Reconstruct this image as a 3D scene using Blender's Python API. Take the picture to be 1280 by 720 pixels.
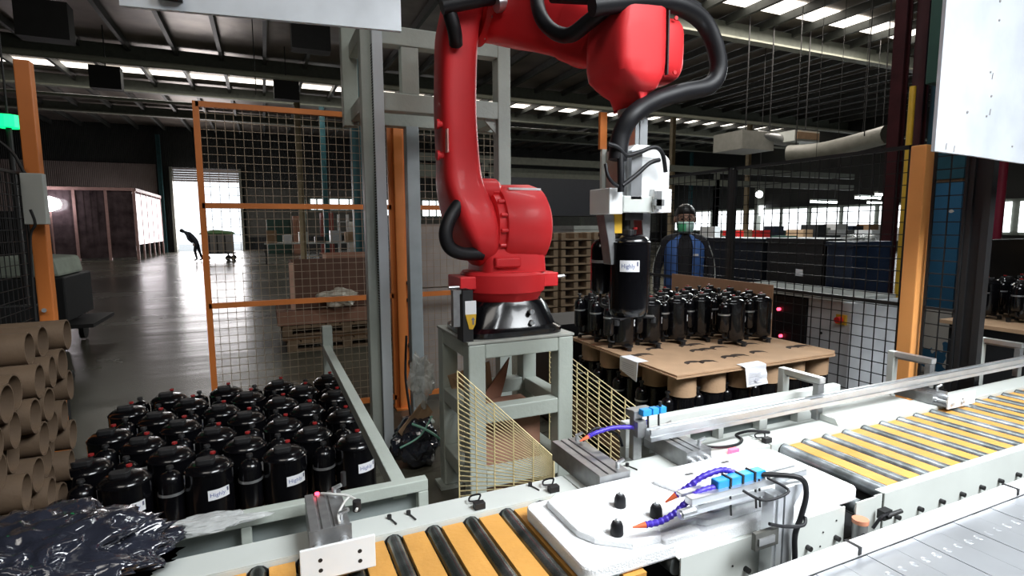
import bpy, math, random
from mathutils import Vector, Matrix
from math import sin, cos, pi, radians
random.seed(7)
S = bpy.context.scene
for o in list(bpy.data.objects): bpy.data.objects.remove(o)
COL = S.collection
# ------------------------------------------------------------------ camera, world, lights, exposure
EYE = Vector((0, 0, 1.6))
def cam_axes():
    p, y, r = radians(6.466), radians(24.13), radians(0.298)
    f = Vector((sin(y)*cos(p), cos(y)*cos(p), -sin(p))); rt = Vector((cos(y), -sin(y), 0)); dn = f.cross(rt)
    return rt*cos(r)+dn*sin(r), dn*cos(r)-rt*sin(r), f
RT, DN, FW = cam_axes()
cd = bpy.data.cameras.new('camera'); cam = bpy.data.objects.new('camera', cd); COL.objects.link(cam)
cd.sensor_width = 36; cd.lens = 688.2/1280*36; cd.clip_start = .05; cd.clip_end = 300
cam.matrix_world = Matrix(((RT.x, -DN.x, -FW.x, EYE.x), (RT.y, -DN.y, -FW.y, EYE.y), (RT.z, -DN.z, -FW.z, EYE.z), (0, 0, 0, 1)))
S.camera = cam
W = bpy.data.worlds.new('daylight'); S.world = W; W.use_nodes = True
bgn = W.node_tree.nodes['Background']; bgn.inputs[0].default_value = (.86, .93, 1, 1); bgn.inputs[1].default_value = 2.0
S.view_settings.view_transform = 'Standard'; S.view_settings.look = 'None'
S.view_settings.exposure = 0.0; S.view_settings.gamma = 1; S.view_settings.use_curve_mapping = False
def area(name, loc, size, power, color, aim):
    l = bpy.data.lights.new(name, 'AREA'); l.shape = 'RECTANGLE'; l.size, l.size_y = size; l.energy = power; l.color = color
    o = bpy.data.objects.new(name, l); o.location = loc; COL.objects.link(o)
    o.rotation_euler = (Vector(aim)-Vector(loc)).to_track_quat('-Z', 'Y').to_euler(); return o
area('station_key', (2.7, -.9, 4.1), (3.0, 1.6), 160, (.93, .97, 1), (2.1, .9, .7)).data.spread = radians(95)  # unseen key light added over the conveyor, beam narrowed to spare the wrist
area('aisle_fill', (-1.5, -2.5, 6.5), (4, 2), 130, (1, .95, .88), (0.8, 3, 1))  # unseen fill light added behind the camera, no roof opening above it
area('doorway_daylight', (-3.3, 42.6, 2.4), (3.7, 4.5), 420, (1, .93, .92), (-3.0, 10, 1))
area('hall_skylight_far', (4, 27.4, 7.7), (22, .6), 320, (1, .97, .92), (4, 27.4, 0))
area('hall_skylight_mid', (13, 12.4, 7.7), (14, 1.0), 650, (1, .92, .82), (13, 12.4, 0))
area('workbench_lamps', (9.5, 7.5, 4.2), (6, 1.0), 420, (.92, 1, 1), (8, 7.5, 0))
area('cell_area_light', (2.9, 3.4, 5.6), (2.4, .5), 70, (.95, 1, 1), (3.4, 4.2, 1))  # area light with no fixture, aimed at the far corner of the cell

# ------------------------------------------------------------------ helpers
def at(px, py, **k):
    """point of the photograph put at a known world x, y or z"""
    d = RT*((px-640)/688.2)+DN*((py-360)/688.2)+FW
    (a, v), = k.items(); i = 'xyz'.index(a)
    return EYE+d*((v-EYE[i])/d[i])
MATS = {}
def mat(name, col, rough=.5, metal=0, var=.12, scale=6, bump=0, bscale=40, col2=None, coat=0, emit=None, estr=0, alpha=1, trans=0, thr=None, spec=.5):
    if name in MATS: return MATS[name]
    m = bpy.data.materials.new(name); m.use_nodes = True; N = m.node_tree.nodes; L = m.node_tree.links
    b = N['Principled BSDF']; b.inputs['Roughness'].default_value = rough; b.inputs['Metallic'].default_value = metal
    b.inputs['Coat Weight'].default_value = coat; b.inputs['Alpha'].default_value = alpha; b.inputs['Transmission Weight'].default_value = trans
    b.inputs['Specular IOR Level'].default_value = spec
    tc = N.new('ShaderNodeTexCoord'); nz = N.new('ShaderNodeTexNoise'); nz.inputs['Scale'].default_value = scale; nz.inputs['Detail'].default_value = 5
    L.new(tc.outputs['Object'], nz.inputs['Vector'])
    rp = N.new('ShaderNodeValToRGB'); L.new(nz.outputs['Fac'], rp.inputs[0])
    lo, hi = thr if thr else (.3, .7)
    rp.color_ramp.elements[0].position = lo; rp.color_ramp.elements[1].position = hi
    c2 = col2 if col2 else tuple(min(1, c*(1+var)) for c in col); c1 = col if col2 else tuple(c*(1-var) for c in col)
    rp.color_ramp.elements[0].color = (*c1, 1); rp.color_ramp.elements[1].color = (*c2, 1)
    L.new(rp.outputs[0], b.inputs['Base Color'])
    if bump:
        n2 = N.new('ShaderNodeTexNoise'); n2.inputs['Scale'].default_value = bscale; n2.inputs['Detail'].default_value = 4
        L.new(tc.outputs['Object'], n2.inputs['Vector']); bp = N.new('ShaderNodeBump'); bp.inputs['Strength'].default_value = bump; bp.inputs['Distance'].default_value = .02
        L.new(n2.outputs['Fac'], bp.inputs['Height']); L.new(bp.outputs[0], b.inputs['Normal'])
    if emit: b.inputs['Emission Color'].default_value = (*emit, 1); b.inputs['Emission Strength'].default_value = estr
    MATS[name] = m; return m
class MB:
    def __init__(s): s.v = []; s.f = []; s.g = []
    def add(s, vs, fs):
        n = len(s.v); s.g.append((n, len(s.f))); s.v += [Vector(v) for v in vs]; s.f += [tuple(i+n for i in f) for f in fs]; return s
    def box(s, x0, x1, y0, y1, z0, z1):
        return s.add([(x, y, z) for z in (z0, z1) for y in (y0, y1) for x in (x0, x1)],
                     [(0, 2, 3, 1), (4, 5, 7, 6), (0, 1, 5, 4), (1, 3, 7, 5), (3, 2, 6, 7), (2, 0, 4, 6)])
    def obox(s, c, size, rot=(0, 0, 0)):
        from mathutils import Euler
        R = Euler(rot).to_matrix(); c = Vector(c); hx, hy, hz = [a/2 for a in size]
        return s.add([c+R@Vector((x, y, z)) for z in (-hz, hz) for y in (-hy, hy) for x in (-hx, hx)],
                     [(0, 2, 3, 1), (4, 5, 7, 6), (0, 1, 5, 4), (1, 3, 7, 5), (3, 2, 6, 7), (2, 0, 4, 6)])
    def bar(s, p, q, w, h, up=(0, 0, 1)):
        p, q = Vector(p), Vector(q); d = (q-p).normalized(); u = Vector(up)
        if abs(d.dot(u)) > .98: u = Vector((0, 1, 0))
        a = d.cross(u).normalized(); b = a.cross(d).normalized()
        vs = [r+a*(i*w/2)+b*(j*h/2) for r in (p, q) for i, j in ((-1, -1), (1, -1), (1, 1), (-1, 1))]
        return s.add(vs, [(3, 2, 1, 0), (4, 5, 6, 7), (0, 1, 5, 4), (1, 2, 6, 5), (2, 3, 7, 6), (3, 0, 4, 7)])
    def rings(s, R, cap=True, closed=True):
        n = len(R[0]); o = len(s.v); s.g.append((o, len(s.f))); s.v += [Vector(p) for r in R for p in r]
        for k in range(len(R)-1):
            for i in range(n if closed else n-1):
                j = (i+1) % n; s.f.append((o+k*n+i, o+k*n+j, o+(k+1)*n+j, o+(k+1)*n+i))
        if cap:
            s.f.append(tuple(o+i for i in reversed(range(n)))); s.f.append(tuple(o+(len(R)-1)*n+i for i in range(n)))
        return s
    def cyl(s, p, q, r, r2=None, n=16, cap=True):
        p, q = Vector(p), Vector(q); r2 = r if r2 is None else r2; d = (q-p).normalized()
        u = Vector((0, 0, 1)) if abs(d.z) < .9 else Vector((1, 0, 0)); a = d.cross(u).normalized(); b = d.cross(a)
        return s.rings([[c+a*(-R*cos(2*pi*i/n))+b*(R*sin(2*pi*i/n)) for i in range(n)][::-1] for c, R in ((p, r), (q, r2))], cap)
    def tube(s, pts, r, n=8, wob=None, sub=6):
        P = [Vector(p) for p in pts]
        if sub > 1 and len(P) > 2: P = spline(P, sub)
        R = []; u = Vector((0, 0, 1)); 
        for i, p in enumerate(P):
            d = (P[min(i+1, len(P)-1)]-P[max(i-1, 0)]).normalized(); a = d.cross(u)
            if a.length < .1: a = d.cross(Vector((1, 0, 0)))
            a.normalize(); b = d.cross(a); u = -b if b.dot(u) < 0 else b; a = d.cross(u).normalized(); b = d.cross(a)
            rr = r*(wob[i % len(wob)] if wob else 1)
            R.append([p+a*(rr*cos(2*pi*k/n))+b*(rr*sin(2*pi*k/n)) for k in range(n)])
        return s.rings(R)
    def lathe(s, prof, c=(0, 0, 0), n=24, cap=True):
        c = Vector(c)
        return s.rings([[c+Vector((r*cos(2*pi*i/n), r*sin(2*pi*i/n), z)) for i in range(n)] for r, z in prof], cap)
    def prism(s, poly, ax, a, b):
        def P(u, v, w): return (w, u, v) if ax == 'x' else (u, w, v) if ax == 'y' else (u, v, w)
        return s.rings([[P(u, v, w) for u, v in poly] for w in (a, b)])
    def pipe(s, p, q, r, ri, n=20):
        p, q = Vector(p), Vector(q); d = (q-p).normalized(); u = Vector((0, 0, 1)) if abs(d.z) < .9 else Vector((1, 0, 0)); a = d.cross(u).normalized(); b = d.cross(a)
        def ring(c, R): return [c+a*(R*cos(2*pi*i/n))+b*(R*sin(2*pi*i/n)) for i in range(n)]
        return s.rings([ring(p, ri), ring(p, r), ring(q, r), ring(q, ri), ring(p, ri)], cap=False)
    def each(s, name, m, parent=None, **k):
        """every added piece becomes an object of its own"""
        G = s.g+[(len(s.v), len(s.f))]; out = []
        for (a, fa), (b, fb) in zip(G, G[1:]):
            q = MB(); q.v = s.v[a:b]; q.f = [tuple(i-a for i in f) for f in s.f[fa:fb]]; out.append(q.build(name, m, parent, **k))
        return out
    def build(s, name, m, parent=None, origin=None, smooth=None, bevel=0, kind=None, label=None):
        og = Vector(origin) if origin is not None else (Vector(parent['wo']) if parent is not None and 'wo' in parent else Vector((0, 0, 0)))
        me = bpy.data.meshes.new(name); me.from_pydata([tuple(v-og) for v in s.v], [], s.f); me.update()
        import bmesh; bm = bmesh.new(); bm.from_mesh(me); bmesh.ops.recalc_face_normals(bm, faces=bm.faces); bm.to_mesh(me); bm.free()
        if smooth:
            me.shade_smooth() if hasattr(me, 'shade_smooth') else None
            for p in me.polygons: p.use_smooth = True
            me.set_sharp_from_angle(angle=radians(smooth))
        if m: me.materials.append(m)
        o = bpy.data.objects.new(name, me); COL.objects.link(o)
        po = WO.get(parent, Vector((0, 0, 0))) if parent is not None else Vector((0, 0, 0))
        if parent is not None: o.parent = parent
        if origin is None and parent is not None: 
            for v in me.vertices: v.co -= po
            o.location = (0, 0, 0); WO[o] = po
        else: o.location = og-po; WO[o] = og
        if bevel:
            b = o.modifiers.new('bevel', 'BEVEL'); b.width = bevel; b.segments = 2; b.limit_method = 'ANGLE'; b.angle_limit = radians(40)
        if kind: o['kind'] = kind
        if label: o['label'] = label
        return o
WO = {}
def spline(P, sub):
    out = []
    for i in range(len(P)-1):
        a, b, c, d = P[max(i-1, 0)], P[i], P[i+1], P[min(i+2, len(P)-1)]
        for k in range(sub):
            t = k/sub; out.append(.5*((2*b)+(c-a)*t+(2*a-5*b+4*c-d)*t*t+(3*b-a-3*c+d)*t**3))
    return out+[P[-1]]
def thing(name, label, cat, loc=(0, 0, 0), group=None):
    o = bpy.data.objects.new(name, None); COL.objects.link(o); o.location = loc; o.empty_display_size = .05
    WO[o] = Vector(loc); o['label'] = label; o['category'] = cat
    if group: o['group'] = group
    return o
def tag(o, label, cat, group=None):
    o['label'] = label; o['category'] = cat
    if group: o['group'] = group
    return o
def struct(o): o['kind'] = 'structure'; return o
def copy_tree(o, parent=None):
    c = o.copy(); COL.objects.link(c)
    if parent is not None: c.parent = parent
    for ch in list(o.children): copy_tree(ch, c)
    return c
def place(o, loc, rz, label, group, cat=None):
    o.location = loc; o.rotation_euler = (0, 0, rz); o['label'] = label; o['group'] = group
    if cat: o['category'] = cat
def text_mesh(txt, size):
    c = bpy.data.curves.new('t', 'FONT'); c.body = txt; c.size = size; c.align_x = 'CENTER'; c.align_y = 'CENTER'; c.resolution_u = 2
    o = bpy.data.objects.new('t', c); COL.objects.link(o); dg = bpy.context.evaluated_depsgraph_get()
    me = bpy.data.meshes.new_from_object(o.evaluated_get(dg)); vs = [v.co.copy() for v in me.vertices]; fs = [tuple(p.vertices) for p in me.polygons]
    bpy.data.objects.remove(o); bpy.data.curves.remove(c); bpy.data.meshes.remove(me); return vs, fs
ORD = ['first', 'second', 'third', 'fourth', 'fifth', 'sixth', 'seventh', 'eighth', 'ninth', 'tenth', 'eleventh', 'twelfth']

# ------------------------------------------------------------------ materials
grey = mat('grey_green_paint', (.40, .44, .40), .45, var=.08, scale=5, bump=.1)
offw = mat('off_white_paint', (.55, .58, .555), .42, var=.06, scale=4)
white = mat('white_paint', (.80, .82, .83), .4, var=.05, scale=7)
board = mat('scuffed_white_board', (.66, .70, .75), .4, col2=(.52, .55, .59), thr=(.45, .8), scale=5)
red = mat('robot_red', (.66, .024, .030), .5, var=.08, scale=3, coat=.06, spec=.35)
blk = mat('gloss_black', (.003, .003, .004), .2, var=.3, scale=8, coat=.25, spec=.4)
bmt = mat('matt_black', (.012, .012, .013), .55, var=.2)
rub = mat('black_rubber', (.006, .006, .008), .5, spec=.35)
alu = mat('aluminium', (.62, .64, .66), .32, metal=.85, var=.08, scale=12)
alum = mat('dull_aluminium', (.33, .335, .34), .42, metal=.75, var=.15, scale=25)
steel = mat('roller_steel', (.17, .19, .19), .30, metal=.6, col2=(.46, .50, .53), scale=11, thr=(.42, .66), bump=.06, bscale=60)
ochre = mat('ochre_board', (.60, .30, .07), .55, var=.16, scale=5, bump=.15, bscale=70)
org = mat('orange_paint', (.78, .24, .055), .45, var=.08, scale=4)
orgL = mat('light_orange_paint', (.95, .42, .13), .42, var=.06, scale=4)
kraft = mat('cardboard', (.42, .27, .16), .8, var=.1, scale=7, bump=.15, bscale=90)
kraftd = mat('cardboard_edge', (.30, .185, .105), .85, var=.2, scale=30)
kraftb = mat('brown_cardboard', (.33, .17, .115), .8, var=.14, scale=4)
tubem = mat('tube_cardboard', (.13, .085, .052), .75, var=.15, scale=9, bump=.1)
paper = mat('paper', (.80, .81, .84), .7, var=.03)
ink = mat('ink', (.12, .13, .2), .7)
foam = mat('white_foam', (.86, .88, .90), .75, var=.02, scale=30, bump=.25, bscale=160)
blue = mat('valve_blue', (.02, .30, .72), .35)
violet = mat('hose_violet', (.055, .03, .42), .4)
noz = mat('nozzle_orange', (.85, .16, .06), .4)
dgreen = mat('dark_green', (.02, .06, .045), .5)
redp = mat('red_cap', (.7, .02, .02), .45)
yel = mat('yellow_paint', (.60, .36, .03), .45)
ywire = mat('cream_wire', (.78, .66, .36), .45)
gwire = mat('galvanised_wire', (.42, .33, .24), .4, metal=.4)
bwire = mat('black_wire', (.012, .014, .016), .5)
wood = mat('pallet_wood', (.23, .155, .095), .8, var=.25, scale=9)
dark = mat('dark_machine', (.010, .011, .013), .5, var=.3)
navy = mat('navy_plastic', (.008, .018, .042), .45, var=.25)
concrete = mat('hall_floor_base', (.1, .1, .1))
# floor: worn sealed concrete
def floor_mat():
    m = bpy.data.materials.new('sealed_concrete'); m.use_nodes = True; N = m.node_tree.nodes; L = m.node_tree.links; b = N['Principled BSDF']
    tc = N.new('ShaderNodeTexCoord')
    a = N.new('ShaderNodeTexNoise'); a.inputs['Scale'].default_value = .35; a.inputs['Detail'].default_value = 8; L.new(tc.outputs['Object'], a.inputs['Vector'])
    r = N.new('ShaderNodeValToRGB'); L.new(a.outputs['Fac'], r.inputs[0]); r.color_ramp.elements[0].position = .3; r.color_ramp.elements[1].position = .7
    r.color_ramp.elements[0].color = (.060, .058, .044, 1); r.color_ramp.elements[1].color = (.115, .108, .083, 1)
    mp = N.new('ShaderNodeMapping'); mp.inputs['Scale'].default_value = (.25, 1.6, 1); L.new(tc.outputs['Object'], mp.inputs[0])
    c = N.new('ShaderNodeTexNoise'); c.inputs['Scale'].default_value = 1.1; c.inputs['Detail'].default_value = 6; L.new(mp.outputs[0], c.inputs['Vector'])
    r2 = N.new('ShaderNodeValToRGB'); L.new(c.outputs['Fac'], r2.inputs[0]); r2.color_ramp.elements[0].position = .49; r2.color_ramp.elements[1].position = .51
    r2.color_ramp.elements[0].color = (1, 1, 1, 1); r2.color_ramp.elements[1].color = (1, 1, 1, 1)
    e = r2.color_ramp.elements.new(.5); e.color = (.5, .48, .45, 1)
    mx = N.new('ShaderNodeMixRGB'); mx.blend_type = 'MULTIPLY'; mx.inputs[0].default_value = .8; L.new(r.outputs[0], mx.inputs[1]); L.new(r2.outputs[0], mx.inputs[2]); L.new(mx.outputs[0], b.inputs['Base Color'])
    rr = N.new('ShaderNodeMapRange'); rr.inputs['To Min'].default_value = .16; rr.inputs['To Max'].default_value = .36; L.new(a.outputs['Fac'], rr.inputs[0]); L.new(rr.outputs[0], b.inputs['Roughness'])
    n2 = N.new('ShaderNodeTexNoise'); n2.inputs['Scale'].default_value = 1.0; L.new(mp.outputs[0], n2.inputs['Vector'])
    bp = N.new('ShaderNodeBump'); bp.inputs['Strength'].default_value = .3; bp.inputs['Distance'].default_value = .05; L.new(n2.outputs['Fac'], bp.inputs['Height']); L.new(bp.outputs[0], b.inputs['Normal'])
    return m
def sheet_mat(name, c1, c2, scale, axis='X', rough=.5, metal=0):
    m = bpy.data.materials.new(name); m.use_nodes = True; N = m.node_tree.nodes; L = m.node_tree.links; b = N['Principled BSDF']
    b.inputs['Roughness'].default_value = rough; b.inputs['Metallic'].default_value = metal
    tc = N.new('ShaderNodeTexCoord'); w = N.new('ShaderNodeTexWave'); w.bands_direction = axis; w.inputs['Scale'].default_value = scale; w.inputs['Distortion'].default_value = 0
    L.new(tc.outputs['Object'], w.inputs['Vector']); bp = N.new('ShaderNodeBump'); bp.inputs['Strength'].default_value = .7; bp.inputs['Distance'].default_value = .04
    L.new(w.outputs['Fac'], bp.inputs['Height']); L.new(bp.outputs[0], b.inputs['Normal'])
    n = N.new('ShaderNodeTexNoise'); n.inputs['Scale'].default_value = .6; n.inputs['Detail'].default_value = 6; L.new(tc.outputs['Object'], n.inputs['Vector'])
    r = N.new('ShaderNodeValToRGB'); L.new(n.outputs['Fac'], r.inputs[0]); r.color_ramp.elements[0].color = (*c1, 1); r.color_ramp.elements[1].color = (*c2, 1)
    r.color_ramp.elements[0].position = .35; r.color_ramp.elements[1].position = .65; L.new(r.outputs[0], b.inputs['Base Color']); return m
M_floor = floor_mat()
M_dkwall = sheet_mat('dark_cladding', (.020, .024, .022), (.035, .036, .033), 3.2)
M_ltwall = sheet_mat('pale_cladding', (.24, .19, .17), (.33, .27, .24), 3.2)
M_roof = mat('foil_roof_lining', (.30, .26, .23), .38, metal=.5, var=.35, scale=.9, bump=.9, bscale=1.3)
M_beam = mat('roof_beam_paint', (.13, .145, .12), .55, var=.15)
M_beaml = mat('pale_beam_paint', (.30, .31, .25), .5, var=.1)
M_purl = mat('purlin_steel', (.06, .065, .06), .5, var=.2)
M_sky = mat('skylight_sheet', (.9, .9, .9), .5, emit=(1, .93, .82), estr=3)
M_win = mat('window_daylight', (.9, .9, .9), .5, emit=(.92, .97, 1), estr=2.6)

# ------------------------------------------------------------------ the hall
struct(MB().box(-16, 34, -8, 60, -.2, 0).build('floor', M_floor))
ceil = struct(MB().box(-16, 34, -8, 42.4, 8.02, 8.1).build('ceiling', M_roof))
for y0, y1, x0, x1 in ((27.4, 28.1, -16, 34), (11.9, 12.8, 8, 30)):
    MB().box(x0, x1, y0, y1, 7.985, 8.015).build('skylight', M_sky, ceil)
for y, z, h in ((13.6, 7.35, .5), (23.9, 7.4, .55), (29.3, 7.45, .5), (35.5, 7.5, .45)):
    MB().box(-16, 34, y-.05, y+.05, z+.06, z+h).build('roof_beam', M_beam, ceil)
    MB().box(-16, 34, y-.16, y+.16, z, z+.06).build('beam_flange', M_beaml, ceil)
for i in range(34):
    x = -15.6+i*1.45
    MB().box(x-.06, x+.06, -7, 42, 7.75, 7.99).build('purlin', M_purl, ceil)
for x in (-7, 0, 13):       # hanging rods
    for y in (17.6,): MB().cyl((x, y, 5.3), (x, y, 7.8), .015, n=6).build('hanger_rod', M_purl, ceil)
MB().cyl((-16, 17.6, 5.85), (34, 17.6, 5.85), .07, n=8).build('sprinkler_pipe', M_beaml, ceil)
MB().cyl((-16, 26, 6.5), (34, 26, 6.5), .06, n=8).build('cable_tray', M_beaml, ceil)
for i, (px, py, y) in enumerate(((56, 27, 14), (133, 98, 22), (388, 45, 14), (358, 113, 22))):
    x, _, z = at(px, py, y=y)
    MB().box(x-.42, x+.42, y-.2, y+.2, z-.35, z+.35).build('hanging_fan_heater', bmt, ceil)
    MB().cyl((x, y, z+.3), (x, y, 7.99), .02, n=6).build('hanger_rod', M_purl, ceil)
# side and rear walls
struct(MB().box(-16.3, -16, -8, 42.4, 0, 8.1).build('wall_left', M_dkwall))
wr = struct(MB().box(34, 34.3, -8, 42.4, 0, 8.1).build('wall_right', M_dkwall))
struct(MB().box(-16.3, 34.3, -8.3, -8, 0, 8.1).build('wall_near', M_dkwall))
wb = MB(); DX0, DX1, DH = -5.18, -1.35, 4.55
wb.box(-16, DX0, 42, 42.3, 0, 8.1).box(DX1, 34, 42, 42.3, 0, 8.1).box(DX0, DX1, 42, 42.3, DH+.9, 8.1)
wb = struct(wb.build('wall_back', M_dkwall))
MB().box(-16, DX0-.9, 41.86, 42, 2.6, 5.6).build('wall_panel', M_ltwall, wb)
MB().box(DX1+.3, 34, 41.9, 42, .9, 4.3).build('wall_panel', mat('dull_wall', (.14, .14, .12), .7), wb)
def wins(name, x0, x1, z0, z1, nx, y=41.8, par=None):
    w = struct(MB().box(x0-.1, x1+.1, y-.02, y+.04, z0-.1, z1+.1).build(name, M_beam))
    dx = (x1-x0)/nx
    for i in range(nx): MB().box(x0+i*dx+.06, x0+(i+1)*dx-.06, y-.07, y-.03, z0, z1).build('pane', M_win, w)
for i, (a, b, c, d, n) in enumerate(((374, 382, 250, 278, 1), (387, 405, 249, 262, 2), (411, 449, 249, 262, 3), (478, 496, 250, 269, 2), (503, 514, 250, 269, 1), (527, 554, 251, 270, 3), (716, 737, 251, 260, 2), (764, 794, 262, 272, 3), (837, 853, 253, 264, 2))):
    p, q = at(a, c, y=41.8), at(b, d, y=41.8); wins('window_%d' % (i+1), p.x, q.x, q.z, p.z, n)
w = struct(MB().box(33.8, 33.9, 8, 40, 1.0, 2.8).build('window_10', M_beam))
for i in range(14): MB().box(33.7, 33.78, 8.2+i*2.25, 10.1+i*2.25, 1.15, 2.65).build('pane', M_win, w)
# roll-up door
dr = struct(MB().box(DX0-.15, DX0, 41.6, 42, 0, DH+.9).box(DX1, DX1+.15, 41.6, 42, 0, DH+.9).build('door_1', M_beaml))
for k in range(6): MB().box(DX0, DX1, 41.8+.04*(k % 2), 41.86+.04*(k % 2), DH+.15*k, DH+.15*k+.13).build('shutter_slat', mat('shutter', (.5, .46, .45), .5), dr)
# columns of the hall
def column(x, y, w, d, z1, m, label, name='steel_column'):
    t = thing(name, label, 'column', (x, y, 0))
    MB().box(x-w/2, x-w/2+.02, y-d/2, y+d/2, 0, z1).box(x+w/2-.02, x+w/2, y-d/2, y+d/2, 0, z1).each('flange', m, t)
    MB().box(x-w/2+.02, x+w/2-.02, y-.015, y+.015, 0, z1).build('web', m, t); return t
M_teal = mat('teal_paint', (.035, .13, .15), .5, var=.2); M_tan = mat('tan_paint', (.45, .36, .22), .5)
M_maroon = mat('maroon_paint', (.045, .010, .012), .4, var=.3)
for px, y, m, lab in ((378, 23.9, M_tan, 'tan steel column seen through the mesh gate top'), (408, 29, M_teal, 'thin teal column left of the tower behind the mesh'), (205, 41.4, M_teal, 'grey column on far wall left of the bright doorway'),
                      (448, 13.6, M_teal, 'dark teal column just left of the white tower post'), (838, 23.9, M_tan, 'tan column right of the gripper under the roof'),
                      (932, 23.9, M_tan, 'tan column left of the ceiling air conditioner'), (862, 35.5, M_teal, 'teal column above the masked worker'), (1107, 13.6, M_tan, 'tan column behind the maroon columns')):
    p = at(px, 282, y=y); column(p.x, y, .22, .22, 7.4, m, lab)
column(6.5*.95, 3.80, .10, .12, 7.9, M_maroon, 'left maroon steel column behind the black fence'); column(6.5*.98, 3.70, .10, .12, 7.9, M_maroon, 'right maroon steel column beside the orange post')
# peeling blue pillar
def peel():
    m = bpy.data.materials.new('peeling_blue_paint'); m.use_nodes = True; N = m.node_tree.nodes; L = m.node_tree.links; b = N['Principled BSDF']; b.inputs['Roughness'].default_value = .45
    tc = N.new('ShaderNodeTexCoord'); n = N.new('ShaderNodeTexNoise'); n.inputs['Scale'].default_value = 3.4; n.inputs['Detail'].default_value = 2.5; L.new(tc.outputs['Object'], n.inputs['Vector'])
    sp = N.new('ShaderNodeSeparateXYZ'); L.new(tc.outputs['Object'], sp.inputs[0])
    mr = N.new('ShaderNodeMapRange'); mr.inputs['From Min'].default_value = .80; mr.inputs['From Max'].default_value = .68; mr.inputs['To Min'].default_value = -.2; mr.inputs['To Max'].default_value = .06; L.new(sp.outputs['Z'], mr.inputs[0])
    ad = N.new('ShaderNodeMath'); ad.operation = 'ADD'; L.new(n.outputs['Fac'], ad.inputs[0]); L.new(mr.outputs[0], ad.inputs[1])
    st = N.new('ShaderNodeMath'); st.operation = 'GREATER_THAN'; st.inputs[1].default_value = .52; L.new(ad.outputs[0], st.inputs[0])
    mx = N.new('ShaderNodeMixRGB'); L.new(st.outputs[0], mx.inputs[0]); mx.inputs[1].default_value = (.028, .13, .25, 1); mx.inputs[2].default_value = (.62, .58, .54, 1); L.new(mx.outputs[0], b.inputs['Base Color']); return m
bp = thing('wrapped_pillar', 'blue pillar with peeling white patches behind the right orange post', 'pillar', (6.7, 3.5, 0))
MB().box(6.5, 6.9, 3.30, 3.68, 0, 2.02).build('lower_cladding', peel(), bp)
MB().box(6.52, 6.9, 3.31, 3.68, 2.06, 7.9).build('upper_cladding', mat('dark_teal_cladding', (.02, .085, .12), .45, var=.2), bp)
MB().box(6.55, 6.88, 3.33, 3.66, 2.02, 2.06).build('gap_strip', kraftd, bp)
p = at(1142, 100, x=6.0)
tag(MB().cyl((6, p.y, 0), (6, p.y, at(1142, 108, x=6.0).z), .03, n=12).build('yellow_pipe', yel, smooth=40), 'vertical yellow pipe above the right orange post', 'pipe')
tag(MB().box(5.85, 6.2, 3.12, 3.36, 2.92, 4.6).build('junction_cabinet', dgreen, bevel=.01), 'dark green hanging cabinet left of the big white board', 'cabinet')
p = at(1245, 300, x=7.0)
tag(MB().cyl((7, p.y, 0), (7, p.y, 7.9), .045, n=12).build('red_pipe', mat('red_pipe_paint', (.25, .02, .045), .4), smooth=40), 'vertical dark red pipe right of the black column', 'pipe')
bc = thing('gate_column', 'broad black column between the blue pillar and red pipe', 'column', (3.66, 1.76, 0))
MB().box(3.6, 3.65, 1.69, 1.725, 0, 3.2).box(3.6, 3.65, 1.775, 1.80, 0, 3.2).each('upright', bmt, bc)
MB().box(3.615, 3.645, 1.725, 1.775, 0, 3.2).build('back_plate', dark, bc)

# ------------------------------------------------------------------ fences
def mesh_panel(name, p0, p1, z0, z1, rails, label, frame_m, wire_m, step=.06, fr=.04, wr=.0018, sides=(1, 1)):
    p0, p1 = Vector(p0), Vector(p1); t = thing(name, label, 'fence', (p0.x, p0.y, 0)); L = (p1-p0).length
    for q in (p0, p1): MB().bar((q.x, q.y, 0), (q.x, q.y, z0), fr*.8, fr*.8).build('leg', frame_m, t)
    d = (p1-p0)/L
    w = MB(); n = int(L/step)
    for i in range(1, n): q = p0+d*(i*L/n); w.bar((q.x, q.y, z0), (q.x, q.y, z1), wr*2, wr*2)
    k = int((z1-z0)/step)
    for i in range(1, k): z = z0+i*(z1-z0)/k; w.bar((p0.x, p0.y, z), (p1.x, p1.y, z), wr*2, wr*2)
    w.build('wire_mesh', wire_m, t)
    for z in [z0, z1]+rails: MB().bar((p0.x, p0.y, z), (p1.x, p1.y, z), fr, fr).build('rail', frame_m, t)
    for s, q in zip(sides, (p0, p1)):
        if s: MB().bar((q.x, q.y, z0-fr/2), (q.x, q.y, z1+fr/2), fr, fr).build('stile', frame_m, t)
    return t
mesh_panel('mesh_gate', (-.41, 4.75, 0), (1.0, 4.75, 0), .1, 2.5, [1.0, 1.76], 'orange-framed wire mesh gate behind the left compressors', org, gwire)
mesh_panel('wire_fence', (1.12, 4.75, 0), (1.98, 4.75, 0), .1, 2.5, [1.0, 1.76], 'wire mesh fence panel behind the robot', org, gwire)
mesh_panel('wire_fence', (-1.215, 3.93, 0), (-1.215, 1.3, 0), .1, 1.9, [1.0], 'black wire mesh fence left of the cardboard tubes', bwire, bwire, step=.06, fr=.014)
mesh_panel('wire_fence', (3.6, 2.11, 0), (3.6, 3.48, 0), .1, 2.06, [1.1], 'black mesh fence in front of the white cabinet', bwire, bwire, step=.075, wr=.0026, fr=.024)
mesh_panel('wire_fence', (3.6, 3.54, 0), (3.6, 4.72, 0), .1, 2.06, [1.1], 'black mesh fence in front of the masked worker', bwire, bwire, step=.075, wr=.0026, fr=.024)
mesh_panel('wire_fence', (3.6, 1.81, 0), (3.6, 1.975, 0), .1, 2.06, [1.1], 'narrow black mesh in front of the blue pillar', bwire, bwire, step=.075, wr=.003, fr=.014)
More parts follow.
